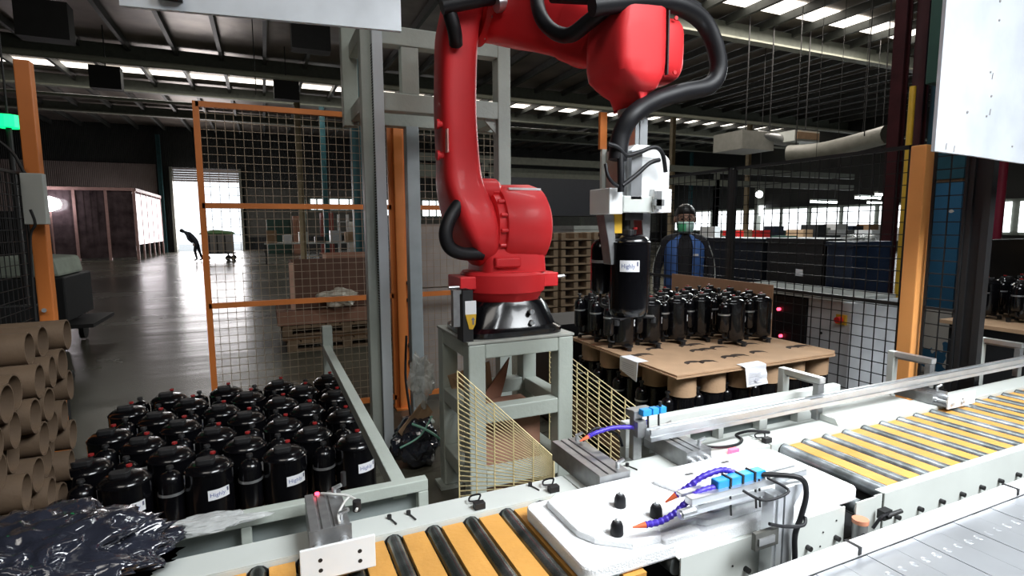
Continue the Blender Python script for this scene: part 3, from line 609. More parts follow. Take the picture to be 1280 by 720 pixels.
def hang(px, py0, y, w, lab, drop=.12, slant=.02):
    q = at(px, py0, z=SZ+.022); t = MB(); a = []
    for i in range(7):
        u = i/6
        if u < .3: pt = (0, .05-u/.3*.06, 0)
        else: pt = (slant*(u-.3), -.012-.01*(u-.3), -(u-.3)/.7*drop)
        a.append(pt)
    rings = [[(q.x+p_[0]-w/2, SY0-.03+p_[1], SZ+.023+p_[2]), (q.x+p_[0]+w/2, SY0-.032+p_[1]+.006*(i % 2), SZ+.023+p_[2]+.004), (q.x+p_[0]+w/2, SY0-.030+p_[1]+.006*(i % 2), SZ+.0245+p_[2]+.004), (q.x+p_[0]-w/2, SY0-.028+p_[1], SZ+.0245+p_[2])] for i, p_ in enumerate(a)]
    t.rings(rings); o = tag(t.build('paper_sheet', paper), lab, 'paper')
    pr_ = MB()
    for i in range(7): pr_.box(q.x-w*.36, q.x+w*.3-(i % 3)*.01, SY0-.0548, SY0-.054, SZ-.012-i*.011, SZ-.0095-i*.011)
    pr_.cyl((q.x, SY0-.0545, SZ-.06), (q.x, SY0-.056, SZ-.06), .012, n=10); pr_.build('print', mat('faint_print', (.5, .5, .56), .8), o)
hang(948, 458, 0, .165, 'white paper hanging over the right front edge of the sheet')
# left paper hangs over the x edge
q = at(790, 440, z=SZ+.02); t = MB()
t.rings([[(SX0+.06-.001*i, yy, SZ+.0215+0*i) if k_ < 1 else ((SX0-.028, yy, SZ+.0215) if k_ < 2 else (SX0-.034, yy+.01, SZ-.10)) for i in (0, 1) for yy in ((2.39, 2.50) if i == 0 else (2.50, 2.39))] for k_ in (0, 1, 2)])
o = tag(MB().box(SX0-.026, SX0+.05, 2.62, 2.80, SZ+.0205, SZ+.0215).prism([(2.62, SZ+.0215), (2.80, SZ+.0215), (2.80, SZ-.06), (2.63, SZ-.10)], 'x', SX0-.03, SX0-.027).build('paper_sheet', paper), 'white printed paper hanging over the left edge of the sheet', 'paper')
pr_ = MB()
for i in range(6): pr_.box(SX0-.0312, SX0-.0305, 2.65, 2.78-.01*(i % 2), SZ-.01-i*.012, SZ-.007-i*.012)
pr_.build('print', MATS['faint_print'], o)
bdp = [at(816, 342, x=3.38), at(926, 357, x=3.38)]
tag(MB().box(3.36, 3.372, 2.86, 3.95, .2, 1.16).build('cardboard_divider', mat('plain_kraft_board', (.42, .25, .15), .8, var=.08)), 'upright brown cardboard panel behind the upper right compressors', 'cardboard')

# ------------------------------------------------------------------ cardboard tubes, left
tp = None; rows = 9
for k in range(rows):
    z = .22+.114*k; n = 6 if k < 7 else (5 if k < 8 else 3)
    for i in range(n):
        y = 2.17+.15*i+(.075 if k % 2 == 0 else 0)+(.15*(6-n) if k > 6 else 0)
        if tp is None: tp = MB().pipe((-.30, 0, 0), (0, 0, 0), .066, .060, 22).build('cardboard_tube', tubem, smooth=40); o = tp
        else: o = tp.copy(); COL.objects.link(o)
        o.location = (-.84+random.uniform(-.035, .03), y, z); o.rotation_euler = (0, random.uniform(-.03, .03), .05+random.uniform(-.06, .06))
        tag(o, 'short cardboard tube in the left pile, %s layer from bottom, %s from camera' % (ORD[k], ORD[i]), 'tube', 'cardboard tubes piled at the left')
pallet(-1.18, -.945, 2.05, 3.2, 0, 'small wooden pallet under the cardboard tubes')
tag(MB().box(-1.18, -.80, 2.05, 3.15, .137, .15).build('cardboard_sheet', kraftb), 'cardboard base under the pile of tubes', 'cardboard')

# ------------------------------------------------------------------ roller conveyor
ZT = .70
def rail_side(name, x0, x1, y0, y1, z0, z1, m, par, **k): return MB().box(x0, x1, y0, y1, z0, z1).build(name, m, par, **k)
def conveyor(name, label, x0, x1, pitch, start, near, rr=.027, gp_=.033, rm=None):
    t = thing(name, label, 'conveyor', ((x0+x1)/2, 1.33, 0))
    MB().box(x0, x1, 1.55, 1.665, ZT-.004, ZT).box(x0, x1, 1.55, 1.555, ZT-.12, ZT-.004).build('far_rail', offw, t, bevel=.002)
    if near:
        MB().box(x0, x1, 1.095, 1.10, ZT-.142, ZT).box(x0, x1, 1.10, 1.13, ZT-.006, ZT-.002).build('near_rail', offw, t, bevel=.001)
    MB().box(x0, x1, 1.11, 1.548, ZT-.13, ZT-.125).build('dark_underplate', bmt, t)  # dark sheet added below so the gaps beside the rollers read black
    n = int((x1-start)/pitch)+1
    for i in range(n):
        x = start+i*pitch
        if x > x1-.03: break
        ro = MB().cyl((x, 1.10, ZT-.006-rr), (x, 1.545, ZT-.006-rr), rr, n=24).build('roller', rm or steel, t, smooth=40)
        MB().cyl((x, 1.545, ZT-.036), (x, 1.549, ZT-.036), .03, n=12).cyl((x, 1.08, ZT-.097), (x, 1.095, ZT-.097), .0085, n=10).each('axle_bolt', bmt, ro, smooth=40)
        s0, s1 = x+gp_, x+pitch-gp_
        if s1 < x1: MB().box(s0, s1, 1.105, 1.547, ZT-.035, ZT-.017).build('slat', ochre, t)
    for x in (x0+.15, (x0+x1)/2, x1-.15):
        for y in (1.14, 1.58): MB().box(x-.03, x+.03, y-.03, y+.03, .012, ZT-.13).build('leg', offw, t)
        MB().box(x-.05, x+.05, 1.09, 1.63, 0, .012).build('foot_plate', offw, t)
    return t
cl = conveyor('roller_conveyor', 'left roller conveyor with ochre slats between steel rollers', -.9, .94, .1215, -.79, False, .0215, .028, mat('dull_roller_steel', (.10, .115, .11), .26, metal=.85, col2=(.34, .36, .36), scale=9, thr=(.45, .7)))
cr = conveyor('roller_conveyor', 'right roller conveyor with ochre slats and near side panel', 1.86, 5.2, .128, 1.928, True)
# lift section under the foam tray
cm = thing('lift_conveyor', 'middle lift conveyor section under the white foam tray', 'conveyor', (1.4, 1.33, 0))
MB().box(.945, 1.855, 1.55, 1.665, ZT-.004, ZT).box(.945, 1.855, 1.55, 1.555, ZT-.12, ZT-.004).build('far_rail', offw, cm, bevel=.002)
MB().box(.99, 1.66, 1.095, 1.10, ZT-.142, ZT-.002).box(.99, 1.66, 1.10, 1.12, ZT-.012, ZT-.008).build('near_panel', offw, cm)
MB().box(1.70, 1.80, 1.085, 1.09, ZT-.15, ZT+.005).box(1.815, 1.855, 1.10, 1.105, ZT-.16, ZT-.003).each('end_plate', offw, cm)
MB().box(.945, 1.855, 1.11, 1.548, ZT-.13, ZT-.125).build('dark_underplate', bmt, cm)  # same added dark sheet, keeps the lift roller gaps black
for x in (1.0, 1.1, 1.231, 1.36, 1.49, 1.62): MB().cyl((x, 1.08, ZT-.097), (x, 1.095, ZT-.097), .0085, n=10).build('axle_bolt', bmt, cm, smooth=40)
for x, z in ((1.18, .625), (1.56, .635), (1.62, .66), (1.30, .59), (1.55, .59)): MB().cyl((x, 1.093, z), (x, 1.0952, z), .003, n=8).build('screw', bmt, cm)
for i in range(7):
    x = 1.0+i*.128; MB().cyl((x, 1.12, ZT-.042), (x, 1.545, ZT-.042), .026, n=20).build('roller', steel, cm, smooth=40)
for x in (1.1, 1.6):
    for y in (1.14, 1.58): MB().box(x-.03, x+.03, y-.03, y+.03, .012, ZT-.13).build('leg', offw, cm)
    MB().box(x-.05, x+.05, 1.09, 1.63, 0, .012).build('foot_plate', offw, cm)
# small limit switch at the gap between sections
ls = thing('limit_switch', 'small limit switch with cable at the side panel gap', 'switch', (1.72, 1.05, .6))
MB().cyl((1.685, 1.06, .52), (1.685, 1.06, .655), .022).build('cylinder', alum, ls, smooth=40)
MB().cyl((1.685, 1.06, .655), (1.685, 1.06, .668), .024).build('collar', mat('copper_orange', (.6, .25, .15), .4), ls, smooth=40)
MB().tube([(1.67, 1.04, .63), (1.68, 1.03, .60), (1.67, 1.04, .56), (1.60, 1.05, .54)], .005).tube([(1.75, 1.06, .62), (1.78, 1.05, .66), (1.83, 1.05, .655)], .005).build('cable', rub, ls)
MB().box(1.79, 1.83, 1.05, 1.075, .64, .67).cyl((1.8, 1.05, .655), (1.86, 1.04, .665), .007).build('switch_head', bmt, ls)
# plate chain conveyor at lower right
sc_ = thing('slat_conveyor', 'silver steel plate conveyor at the lower right', 'conveyor', (2.4, .6, 0))
MB().box(1.0, 5.2, .925, .965, ZT-.03, ZT).box(1.0, 5.2, .955, .965, ZT-.10, ZT-.03).build('side_profile', mat('white_profile', (.85, .86, .88), .3), sc_, bevel=.004)
for x in (1.47, 2.29): MB().box(x, x+.012, .922, .968, ZT-.02, ZT+.0015).build('joint_clip', bmt, sc_)
pl = mat('slat_steel', (.55, .57, .60), .33, metal=.7, var=.1, scale=3)
for i in range(34):
    x0 = .98+.1033*i
    s_ = MB().box(x0+.0025, x0+.1033, .30, .918, ZT-.032, ZT-.0245+.0008*(i % 2)).build('steel_slat', pl, sc_)
    rv = MB()
    for dx in (.018, .068): rv.cyl((x0+dx+.01, .838, ZT-.0245), (x0+dx+.01, .838, ZT-.0228), .012, .009, n=12)
    rv.each('rivet', pl, s_, smooth=40)
MB().box(.98, 4.5, .28, .9, ZT-.12, ZT-.034).build('chain_bed', bmt, sc_)
for x in (1.2, 2.6, 4.2):
    for y in (.38, .86): MB().box(x-.03, x+.03, y-.03, y+.03, 0, ZT-.12).build('leg', offw, sc_)

# guide rail on T-slot profile
gp = thing('guide_rail', 'long aluminium T-slot guide rail above the far conveyor edge', 'rail', (2.9, 1.64, ZT))
MB().prism([(1.60, .79), (1.64, .79), (1.64, .835), (1.628, .835), (1.628, .828), (1.612, .828), (1.612, .835), (1.60, .835), (1.60, .818), (1.606, .818), (1.606, .806), (1.60, .806)], 'x', 1.285, 5.2).build('profile', alu, gp)
MB().prism([(1.66, ZT), (1.69, ZT), (1.69, .895), (1.66, .895)], 'x', 1.25, 1.29).build('support_post', alum, gp, bevel=.003)
MB().box(1.25, 1.29, 1.635, 1.66, .80, .86).box(1.253, 1.35, 1.69, 1.72, .865, .89).each('top_block', alum, gp)
for x in (2.31, 3.16, 4.03):
    MB().box(x-.03, x+.01, 1.85, 1.885, .0, .90).build('support_post', offw, gp, bevel=.003)
    MB().box(x-.03, x+.01, 1.66, 1.85, .872, .90).build('support_arm', alu, gp, bevel=.003)
    MB().box(x-.03, x+.01, 1.665, 1.695, ZT, .872).build('support_post', alum, gp, bevel=.003)
    MB().box(x-.012, x-.008, 1.70, 1.85, .86, .872).box(x-.03, x+.01, 1.641, 1.66, .80, .83).each('clamp', alum, gp)
# slotted grey guard frames behind the rail
def slot_frame(name, label, x0, x1, y, z0, z1, slots, m):
    t = thing(name, label, 'frame', ((x0+x1)/2, y, z0)); f = MB(); zl, zh = slots[0][2], slots[0][3]
    f.box(x0, x1, y-.006, y+.035, zh, z1).box(x0, x1, y-.006, y+.035, z0, zl); e = x0
    for a, b, _, _ in slots: f.box(e, a, y-.006, y+.035, zl, zh); e = b
    f.box(e, x1, y-.006, y+.035, zl, zh); f.build('frame', m, t, bevel=.003)
    MB().box(x0+.01, x1-.01, y+.036, y+.04, z0, zh+.01).build('back_plate', mat('backplate', (.22, .25, .25), .5), t)
    for x in (x0+.05, x1-.05): MB().box(x-.025, x+.025, y-.006, y+.035, 0, z0).build('leg', m, t)
    return t
lf = slot_frame('guard_frame', 'grey welded guard frame in front of the left compressors', -.9, .475, 1.785, .56, .73, [(-.75, -.42, .60, .69), (-.37, -.11, .60, .69), (-.08, .44, .60, .69)], grey)
MB().box(.36, .41, 1.82, 4.25, .66, .72).box(.36, .43, 4.25, 4.32, 0, .86).build('side_beam', grey, lf, bevel=.003)
slot_frame('guard_frame', 'off-white slotted guard frame behind the guide rail', 1.30, 2.6, 1.785, .62, .80, [(1.42, 1.58, .65, .70), (1.64, 1.80, .65, .70), (1.83, 2.05, .65, .70), (2.1, 2.3, .65, .70)], offw)

# pneumatic cylinders
def pneu(label, x, y0, y1, z, w, h, nrod, plate=None, red_led=False, ang=0):
    t = thing('pneumatic_cylinder', label, 'cylinder', (x, y0, z)); m = MB()
    poly = []; n = 3
    m.prism([(x-w/2, z), (x+w/2, z), (x+w/2, z+h*.55), (x+w/2-.006, z+h*.6), (x+w/2-.006, z+h*.7), (x+w/2, z+h*.75), (x+w/2, z+h), (x+.012, z+h), (x+.012, z+h-.006), (x+.004, z+h-.006), (x+.004, z+h), (x-.02, z+h), (x-.02, z+h-.006), (x-.028, z+h-.006), (x-.028, z+h), (x-w/2, z+h)], 'y', y0, y1)
    m.build('body', alum, t, bevel=.0015)
    for i in range(nrod):
        xx = x-w/2+.018+(w-.036)*i/max(1, nrod-1)
        MB().cyl((xx, y0-.09, z+h*.5), (xx, y0, z+h*.5), .0085, n=12).cyl((xx, y0-.02, z+h*.5), (xx, y0, z+h*.5), .013, n=12).build('rod', alu, t, smooth=40)
    MB().box(x-w/2-.003, x+w/2+.003, y0-.006, y0, z, z+h).build('end_cap', alum, t)
    for s_ in (y0+.03, y1-.03): MB().cyl((x+w*.3, s_, z+h), (x+w*.3, s_, z+h+.022), .007, n=10).cyl((x+w*.3, s_, z+h+.018), (x+w*.3+.02, s_-.01, z+h+.03), .006, n=10).build('air_fitting', alu if nrod else bmt, t, smooth=40)
    return t
pl_ = pneu('grey pneumatic stopper with white face plate, lower left', .125, 1.50, 1.72, .70, .105, .085, 2)
fpl = MB().box(.04, .225, 1.385, 1.393, .712, .80).build('face_plate', white, pl_, bevel=.002, label='white plate with four black holes')
for x in (.088, .185):
    for z in (.738, .765): MB().cyl((x, 1.3845, z), (x, 1.3855, z), .0055, n=12).build('hole', bmt, fpl)
MB().box(.06, .20, 1.393, 1.50, .705, .715).build('slide', alum, pl_)
MB().tube([(.12, 1.70, .79), (.15, 1.66, .80), (.19, 1.63, .80), (.21, 1.58, .80), (.20, 1.54, .795)], .004).tube([(.19, 1.62, .80), (.17, 1.57, .81), (.15, 1.53, .80), (.15, 1.50, .79)], .0035).each('cable', mat('white_cable', (.6, .6, .58), .5), pl_, smooth=60)
MB().cyl((.108, 1.71, .785), (.108, 1.71, .790), .007, n=10).build('indicator_light', mat('red_led', (1, .02, .05), .4, emit=(1, .05, .1), estr=6), pl_, label='glowing red indicator')
MB().cyl((.19, 1.735, .785), (.19, 1.735, .83), .008).cyl((.205, 1.56, .785), (.205, 1.56, .815), .012).each('air_fitting', bmt, pl_, smooth=40)
pneu('long grey guided cylinder with three rods, beside the pedestal', 1.03, 1.47, 1.80, .70, .115, .075, 3)
pneu('grey guided cylinder with three rods behind the foam tray', 1.43, 1.51, 1.76, .70, .11, .07, 3)
p4 = pneu('grey cylinder with white stop plate on the right conveyor', 3.06, 1.58, 1.76, .702, .12, .05, 2)
MB().box(2.99, 3.22, 1.500, 1.508, .70, .765).build('face_plate', white, p4, bevel=.002, label='white stop plate'); MB().box(3.0, 3.12, 1.508, 1.58, .705, .715).build('slide', alum, p4)
MB().cyl((3.11, 1.4985, .738), (3.11, 1.5, .738), .004, n=8).build('hole', bmt, fpl if False else p4)
tag(MB().prism([(1.57, ZT+.0005), (1.70, ZT+.0005), (1.72, ZT+.03), (1.59, ZT+.03)], 'x', 2.3, 2.88).build('cover_profile', offw, bevel=.003), 'white cover channel lying on the far right rail', 'cover')
# black sensors and ties on the rail
def sensor(x, y, lab, z=ZT):
    t = thing('proximity_sensor', lab, 'sensor', (x, y, z))
    MB().box(x-.018, x+.018, y-.012, y+.012, z, z+.022).build('housing', bmt, t, bevel=.002)
    MB().tube([(x, y+.01, z+.02), (x+.015, y+.03, z+.03), (x-.01, y+.05, z+.02), (x-.02, y+.035, z+.012), (x+.01, y+.03, z+.01)], .003).build('cable', rub, t, smooth=60)
sensor(.585, 1.572, 'small black sensor on rail above the rollers near centre'); sensor(.855, 1.572, 'small black sensor on rail at the foam tray corner'); sensor(1.86, 1.575, 'black sensor on rail at the far tray corner')
for i, (x, y) in enumerate(((.31, 1.63), (.37, 1.63), (.80, 1.64), (1.20, 1.63), (-.35, 1.63))):
    t = MB().cyl((x, y, ZT), (x, y, ZT+.012), .007, n=10).bar((x, y, ZT+.003), (x+.012, y-.045, ZT+.003), .004, .004).build('zip_tie_screw', bmt)
    tag(t, 'small black screw and tie on the far rail, %s from left' % ORD[(1, 2, 3, 4, 0)[i]], 'screw', 'black screws on the far rail')
tag(MB().tube([(1.52, 1.62, .73), (1.62, 1.6, .712), (1.72, 1.60, .706), (1.78, 1.63, .706), (1.80, 1.68, .706), (1.86, 1.66, .72), (1.95, 1.64, .706)], .006).build('sensor_cable', rub, smooth=60), 'black cable running along the far rail behind the tray', 'cable')
rl = at(917, 561, z=.72); tag(MB().box(rl.x-.02, rl.x+.02, rl.y-.01, rl.y+.01, ZT, ZT+.02).build('indicator', MATS['red_led']), 'small red glowing sensor light behind the foam tray', 'light')

# ------------------------------------------------------------------ foam tray and what sits on it
F = thing('foam_tray', 'white moulded foam tray on the middle conveyor section', 'tray', (1.22, 1.27, ZT-.01))
FZ = ZT-.012
def rpoly(x0, x1, y0, y1, r=.03, n=5):
    out = []
    for cx, cy, a0 in ((x1-r, y1-r, 0), (x0+r, y1-r, 90), (x0+r, y0+r, 180), (x1-r, y0+r, 270)):
        for i in range(n+1): a = radians(a0+90*i/n); out.append((cx+r*cos(a), cy+r*sin(a)))
    return out
MB().prism(rpoly(.70, 1.76, 1.115, 1.48), 'z', FZ, FZ+.045).build('tray_base', foam, F, bevel=.008)
MB().prism([(.78, 1.20), (.86, 1.135), (.95, 1.13), (.97, 1.16), (1.10, 1.16), (1.12, 1.14), (1.66, 1.14), (1.70, 1.20), (1.69, 1.43), (1.64, 1.46), (.80, 1.46), (.755, 1.43), (.755, 1.25)], 'z', FZ+.045, FZ+.068).build('upper_step', foam, F, bevel=.006)
MB().prism([(1.15, 1.30), (1.25, 1.28), (1.62, 1.30), (1.64, 1.42), (1.2, 1.43), (1.12, 1.38)], 'z', FZ+.068, FZ+.082).prism(rpoly(1.16, 1.56, 1.16, 1.23, .012), 'z', FZ+.068, FZ+.085).prism(rpoly(.95, 1.08, 1.118, 1.155, .008), 'z', FZ+.02, FZ+.06).each('raised_pad', foam, F, bevel=.005)
for x, y in ((1.24, 1.36), (1.42, 1.38), (1.56, 1.25)): MB().prism(rpoly(x, x+.035, y, y+.012, .004), 'z', FZ+.0825, FZ+.0830).build('notch', mat('foam_notch', (.1, .1, .1), .8), F)
FT = FZ+.068
for i, (px, py, lab) in enumerate(((775, 633, 'black rubber foot at the far left of the foam tray'), (820, 646, 'black rubber foot nearest the violet hose'), (771, 668, 'black rubber foot closest to the tray front'))):
    q = at(px, py, z=FT); t = thing('rubber_foot', lab, 'rubber foot', (q.x, q.y, FT), 'rubber feet on the foam tray')
    MB().lathe([(.017, FT), (.0185, FT+.003), (.017, FT+.026), (.013, FT+.036), (.007, FT+.038)], (q.x, q.y, 0), 20).build('rubber', rub, t, smooth=35)
    MB().lathe([(.0075, FT+.036), (.006, FT+.043), (.002, FT+.046)], (q.x, q.y, 0), 12).build('metal_tip', alu, t, smooth=35)
# clamp bracket post with blue valve blocks and hoses
K = thing('blow_off_bracket', 'aluminium bracket post with blue valve and violet hoses over the tray', 'bracket', (1.32, 1.05, 0))
MB().prism([(1.262, 1.035), (1.268, 1.035), (1.268, 1.04), (1.28, 1.04), (1.28, 1.035), (1.30, 1.035), (1.30, 1.075), (1.262, 1.075)], 'z', 0, .845).box(1.308, 1.345, 1.035, 1.072, 0, .86).each('upright', alu, K)
MB().box(1.18, 1.27, 1.02, 1.034, .71, .76).build('clamp_plate', mat('dark_steel', (.10, .10, .09), .4, metal=.6), K, bevel=.002)
MB().box(1.19, 1.25, 1.015, 1.02, .725, .745).build('clamp_bolt', alum, K)
ba = MB(); y_ = 1.085
ba.box(1.00, 1.44, 1.072, 1.10, .855, .875).box(1.00, 1.44, 1.112, 1.135, .862, .872)
ba.each('arm_bar', alu, K, bevel=.002)
MB().cyl((.965, 1.075, .84), (1.01, 1.075, .84), .014).cyl((.96, 1.075, .84), (.966, 1.075, .84), .009).box(.99, 1.26, 1.066, 1.082, .834, .846).build('air_cylinder', alu, K, smooth=30)
MB().prism([(1.345, .86), (1.345, .79), (1.40, .855)], 'y', 1.04, 1.06).build('gusset', alu, K)
vb = MB(); 
for i in range(4): vb.box(1.105+i*.046, 1.147+i*.046, 1.085, 1.115, .874, .897)
vb.each('valve_block', blue, K, bevel=.003, label='bright blue valve blocks')
for x in (1.149, 1.195, 1.241): MB().box(x-.003, x+.003, 1.082, 1.118, .870, .900).build('strap', bmt, K)
for x in (1.14, 1.235, 1.25): MB().cyl((x, 1.07, .80), (x, 1.078, .88), .003, n=6).build('tie_tail', bmt, K)
MB().tube([(1.27, 1.09, .885), (1.35, 1.03, .885), (1.372, 1.02, .84), (1.355, 1.02, .77), (1.335, 1.02, .72), (1.34, 1.02, .64), (1.34, 1.02, .5)], .008).tube([(1.26, 1.06, .89), (1.30, 1.02, .86), (1.22, 1.03, .845), (1.17, 1.06, .87)], .004).tube([(1.23, 1.02, .78), (1.28, 1.01, .765), (1.34, 1.0, .76), (1.36, 1.01, .775)], .005).each('cable', rub, K, smooth=60)
def loc_hose(name, pts, r, parent, nozz):
    P_ = spline([Vector(p) for p in pts], 9)
    MB().tube(P_, r, 12, wob=(1.0, 1.12, .86), sub=1).build(name, violet, parent, smooth=30, label='violet segmented hose')
    d = (P_[0]-P_[1]).normalized(); MB().cyl(P_[0]+d*-.004, P_[0]+d*.022, r*1.05, r*.55, n=12).cyl(P_[0]+d*.022, P_[0]+d*.036, r*.5, r*.3, n=10).build('nozzle', noz, parent, smooth=40, label='orange nozzle')
loc_hose('coolant_hose', [at(807, 656, y=1.13), at(825, 652, y=1.12), at(843, 642, y=1.11), at(858, 628, y=1.10), at(872, 616, y=1.10), at(890, 610, y=1.10), at(903, 611, y=1.10)], .0085, K, 1)
loc_hose('coolant_hose', [at(845, 619, y=1.16), at(860, 609, y=1.15), at(878, 596, y=1.14), at(900, 588, y=1.13), at(915, 590, y=1.12), at(927, 600, y=1.11)], .0085, K, 1)
K2 = thing('blow_off_hose', 'violet segmented hose with blue valve above the far rail', 'hose', (1.30, 1.66, .88))
vb = MB(); vb.box(1.27, 1.31, 1.63, 1.66, .880, .905).box(1.315, 1.345, 1.63, 1.66, .880, .905).box(1.35, 1.38, 1.63, 1.66, .880, .905)
vb.each('valve_block', blue, K2, bevel=.003); MB().cyl((1.36, 1.645, .90), (1.36, 1.645, .925), .006).build('knob', bmt, K2)
MB().cyl((1.295, 1.63, .80), (1.295, 1.635, .88), .004, n=6).cyl((1.345, 1.63, .80), (1.345, 1.635, .88), .004, n=6).each('tie_tail', bmt, K2)
loc_hose('coolant_hose', [at(735, 546, y=1.68), at(745, 541, y=1.68), at(765, 535, y=1.68), at(785, 534, y=1.67), at(800, 534, y=1.66), at(810, 526, y=1.65)], .0085, K2, 1)
tag(MB().tube([(1.06, 1.72, .79), (1.12, 1.72, .83), (1.2, 1.70, .80), (1.24, 1.72, .74)], .006).tube([(1.3, 1.72, .73), (1.34, 1.70, .79), (1.42, 1.68, .80), (1.47, 1.66, .785)], .006).build('air_hose', rub, smooth=60), 'black air hoses looping over the two guided cylinders', 'hose')

# cream wire guards
def wire_guard(label, poly, y0=None, x0=None, n=17, vert=4):
    """poly: function u->(z_low, z_high) along direction"""
    t = thing('wire_guard', label, 'guard', poly[0]); a, b, c, d = [Vector(p) for p in poly]; m = MB()
    for i in range(n+1):
        u = i/n; m.bar(a.lerp(d, u), b.lerp(c, u), .004, .004)
    for i in range(vert+1):
        u = i/vert; m.bar(a.lerp(b, u), d.lerp(c, u), .0055, .0055)
    m.build('wire_grid', ywire, t)
    for q in (b if b.z < a.z else a, c if c.z < d.z else d): MB().bar((q.x, q.y, 0), (q.x, q.y, q.z), .006, .006).build('support_wire', ywire, t)
    return t
wire_guard('cream wire guard panel leaning before the pedestal left leg', [(.80, 2.42, .92), (1.10, 2.02, .60), (1.10, 2.02, .46), (.80, 2.42, .30)], n=24, vert=5)
wire_guard('cream wire guard panel right of the pedestal', [(1.68, 3.15, .84), (1.60, 2.08, .72), (1.60, 2.08, .30), (1.68, 3.15, .30)], n=16, vert=8)

# ------------------------------------------------------------------ plastic wrap, cardboard scraps
def crumple(name, c, r, m, label, cat, seed, sub=4, amp=.35, flat=1.0, ridge=0):
    import bmesh; from mathutils import noise
    bm = bmesh.new(); bmesh.ops.create_icosphere(bm, subdivisions=sub, radius=1)
    for v in bm.verts:
        n = noise.noise(v.co*1.8+Vector((seed, 0, 0)))+.5*abs(noise.noise(v.co*4.2+Vector((0, seed, 0))))+.28*abs(noise.noise(v.co*9+Vector((0, 0, seed))))
        if ridge: n = .5*n+ridge*(.5-abs(noise.noise(v.co*3.1+Vector((seed, 2, 0)))))+ridge*.6*(.4-abs(noise.noise(v.co*6.7+Vector((seed, 7, 1)))))
        v.co = Vector((v.co.x*r[0], v.co.y*r[1], v.co.z*r[2]))*(1+amp*n)
    zmin = min(v.co.z for v in bm.verts)
    for v in bm.verts: v.co.z = max(v.co.z, zmin*flat)
    me = bpy.data.meshes.new(name); bm.to_mesh(me); bm.free(); me.materials.append(m)
    if ridge:
        for p_ in me.polygons: p_.use_smooth = True
    o = bpy.data.objects.new(name, me); o.location = c; COL.objects.link(o); return tag(o, label, cat)
film = mat('black_film', (.018, .020, .030), .10, var=.3, bump=.9, bscale=9, coat=.9)
clear = mat('clear_wrap', (.55, .56, .53), .2, var=.2, scale=12, bump=.6, bscale=30, alpha=.55)
crumple('plastic_film', (-.62, 1.66, .735), (.27, .22, .085), film, 'crumpled glossy black plastic film at the bottom left', 'plastic film', 3, sub=6, amp=.5, ridge=1.1, flat=0)
tag(MB().box(-1.15, -.92, 1.3, 1.9, .0, .50).build('film_carton', kraftd), 'cardboard carton under the black plastic film', 'carton')
crumple('plastic_wrap', (-.20, 1.76, .733), (.13, .045, .02), mat('milky_wrap', (.6, .62, .62), .25, bump=.6, bscale=30, alpha=.5), 'milky plastic wrap draped over the left guard frame', 'plastic wrap', 8, amp=.5, flat=0)
crumple('plastic_wrap', at(527, 475, y=3.5), (.07, .05, .14), clear, 'clear plastic wrap beside the pedestal left rear leg', 'plastic wrap', 5, amp=.6)
q = at(525, 530, y=3.45)
def flap(pts, y, dy, m, label, name='cardboard_scrap'):
    ps = [at(a, b, y=y+dy*i) for i, (a, b) in enumerate(pts)]; off = Vector((.0, .012, .0))
    return tag(MB().rings([ps, [p+off for p in ps]]).build(name, m), label, 'cardboard')
flap([(498, 540), (530, 500), (541, 515), (512, 556)], 3.45, .03, kraft, 'torn cardboard scrap left of the pedestal')
flap([(604, 495), (637, 447), (633, 470), (624, 503)], 3.0, .02, kraftb, 'bent cardboard flap inside the pedestal upper opening')
flap([(560, 470), (612, 452), (618, 500), (565, 486)], 3.0, .02, kraft, 'cardboard panel inside the pedestal frame')
tag(MB().box(1.06, 1.42, 2.78, 3.05, 0, .55).build('cardboard_box', kraftb), 'brown cardboard box standing inside the pedestal', 'box')
tag(MB().tube([at(515, 530, y=3.3), at(530, 536, y=3.25), at(545, 545, y=3.2), at(560, 560, y=3.3)], .008, 6).tube([at(500, 560, y=3.3), at(525, 545, y=3.3), at(540, 520, y=3.35)], .006, 6).build('strapping', mat('green_strap', (.12, .3, .22), .4)), 'green plastic strapping tangled beside the pedestal', 'strap')
crumple('black_bag', (.86, 3.52, .16), (.15, .13, .15), film, 'black plastic bag on the floor left of the pedestal', 'bag', 12, amp=.4)
tag(MB().tube([at(508, 420, y=4.5), at(507, 470, y=4.3), at(512, 510, y=4.0), at(520, 560, y=3.7)], .01).build('floor_cable', rub), 'black cable dropping beside the orange fence post', 'cable')

# ------------------------------------------------------------------ right side machines
cab = thing('control_cabinet', 'low control cabinet with white side and black side', 'cabinet', (4.1, 3.2, 0))
MB().box(3.72, 4.3, 2.5, 2.84, .03, 1.05).build('white_housing', mat('cabinet_white', (.62, .65, .68), .4), cab, bevel=.006)
MB().box(3.71, 4.25, 2.845, 3.64, .03, 1.04).build('black_housing', dark, cab, bevel=.006)
MB().box(3.69, 4.30, 2.56, 3.68, 1.052, 1.075).build('top_board', offw, cab)
for y, z, c in ((3.08, .93, 'red_led'), (3.05, .72, 'red_led')): MB().cyl((3.69, y, z), (3.71, y, z), .012, n=10).build('indicator_light', MATS[c], cab)
MB().box(3.70, 3.72, 2.53, 2.60, .89, .96).build('switch_plate', yel, cab); MB().cyl((3.66, 2.565, .925), (3.70, 2.565, .925), .022).build('emergency_stop', redp, cab, smooth=40)
MB().cyl((3.715, 2.72, .80), (3.72, 2.72, .80), .01).build('lock', bmt, cab)
tag(MB().box(4.32, 4.98, 3.0, 5.4, .75, .79).box(4.36, 4.42, 3.05, 3.11, 0, .75).box(4.9, 4.96, 3.05, 3.11, 0, .75).box(4.36, 4.42, 5.3, 5.36, 0, .75).box(4.9, 4.96, 5.3, 5.36, 0, .75).build('work_table', dark), 'dark work table behind the control cabinet', 'table')
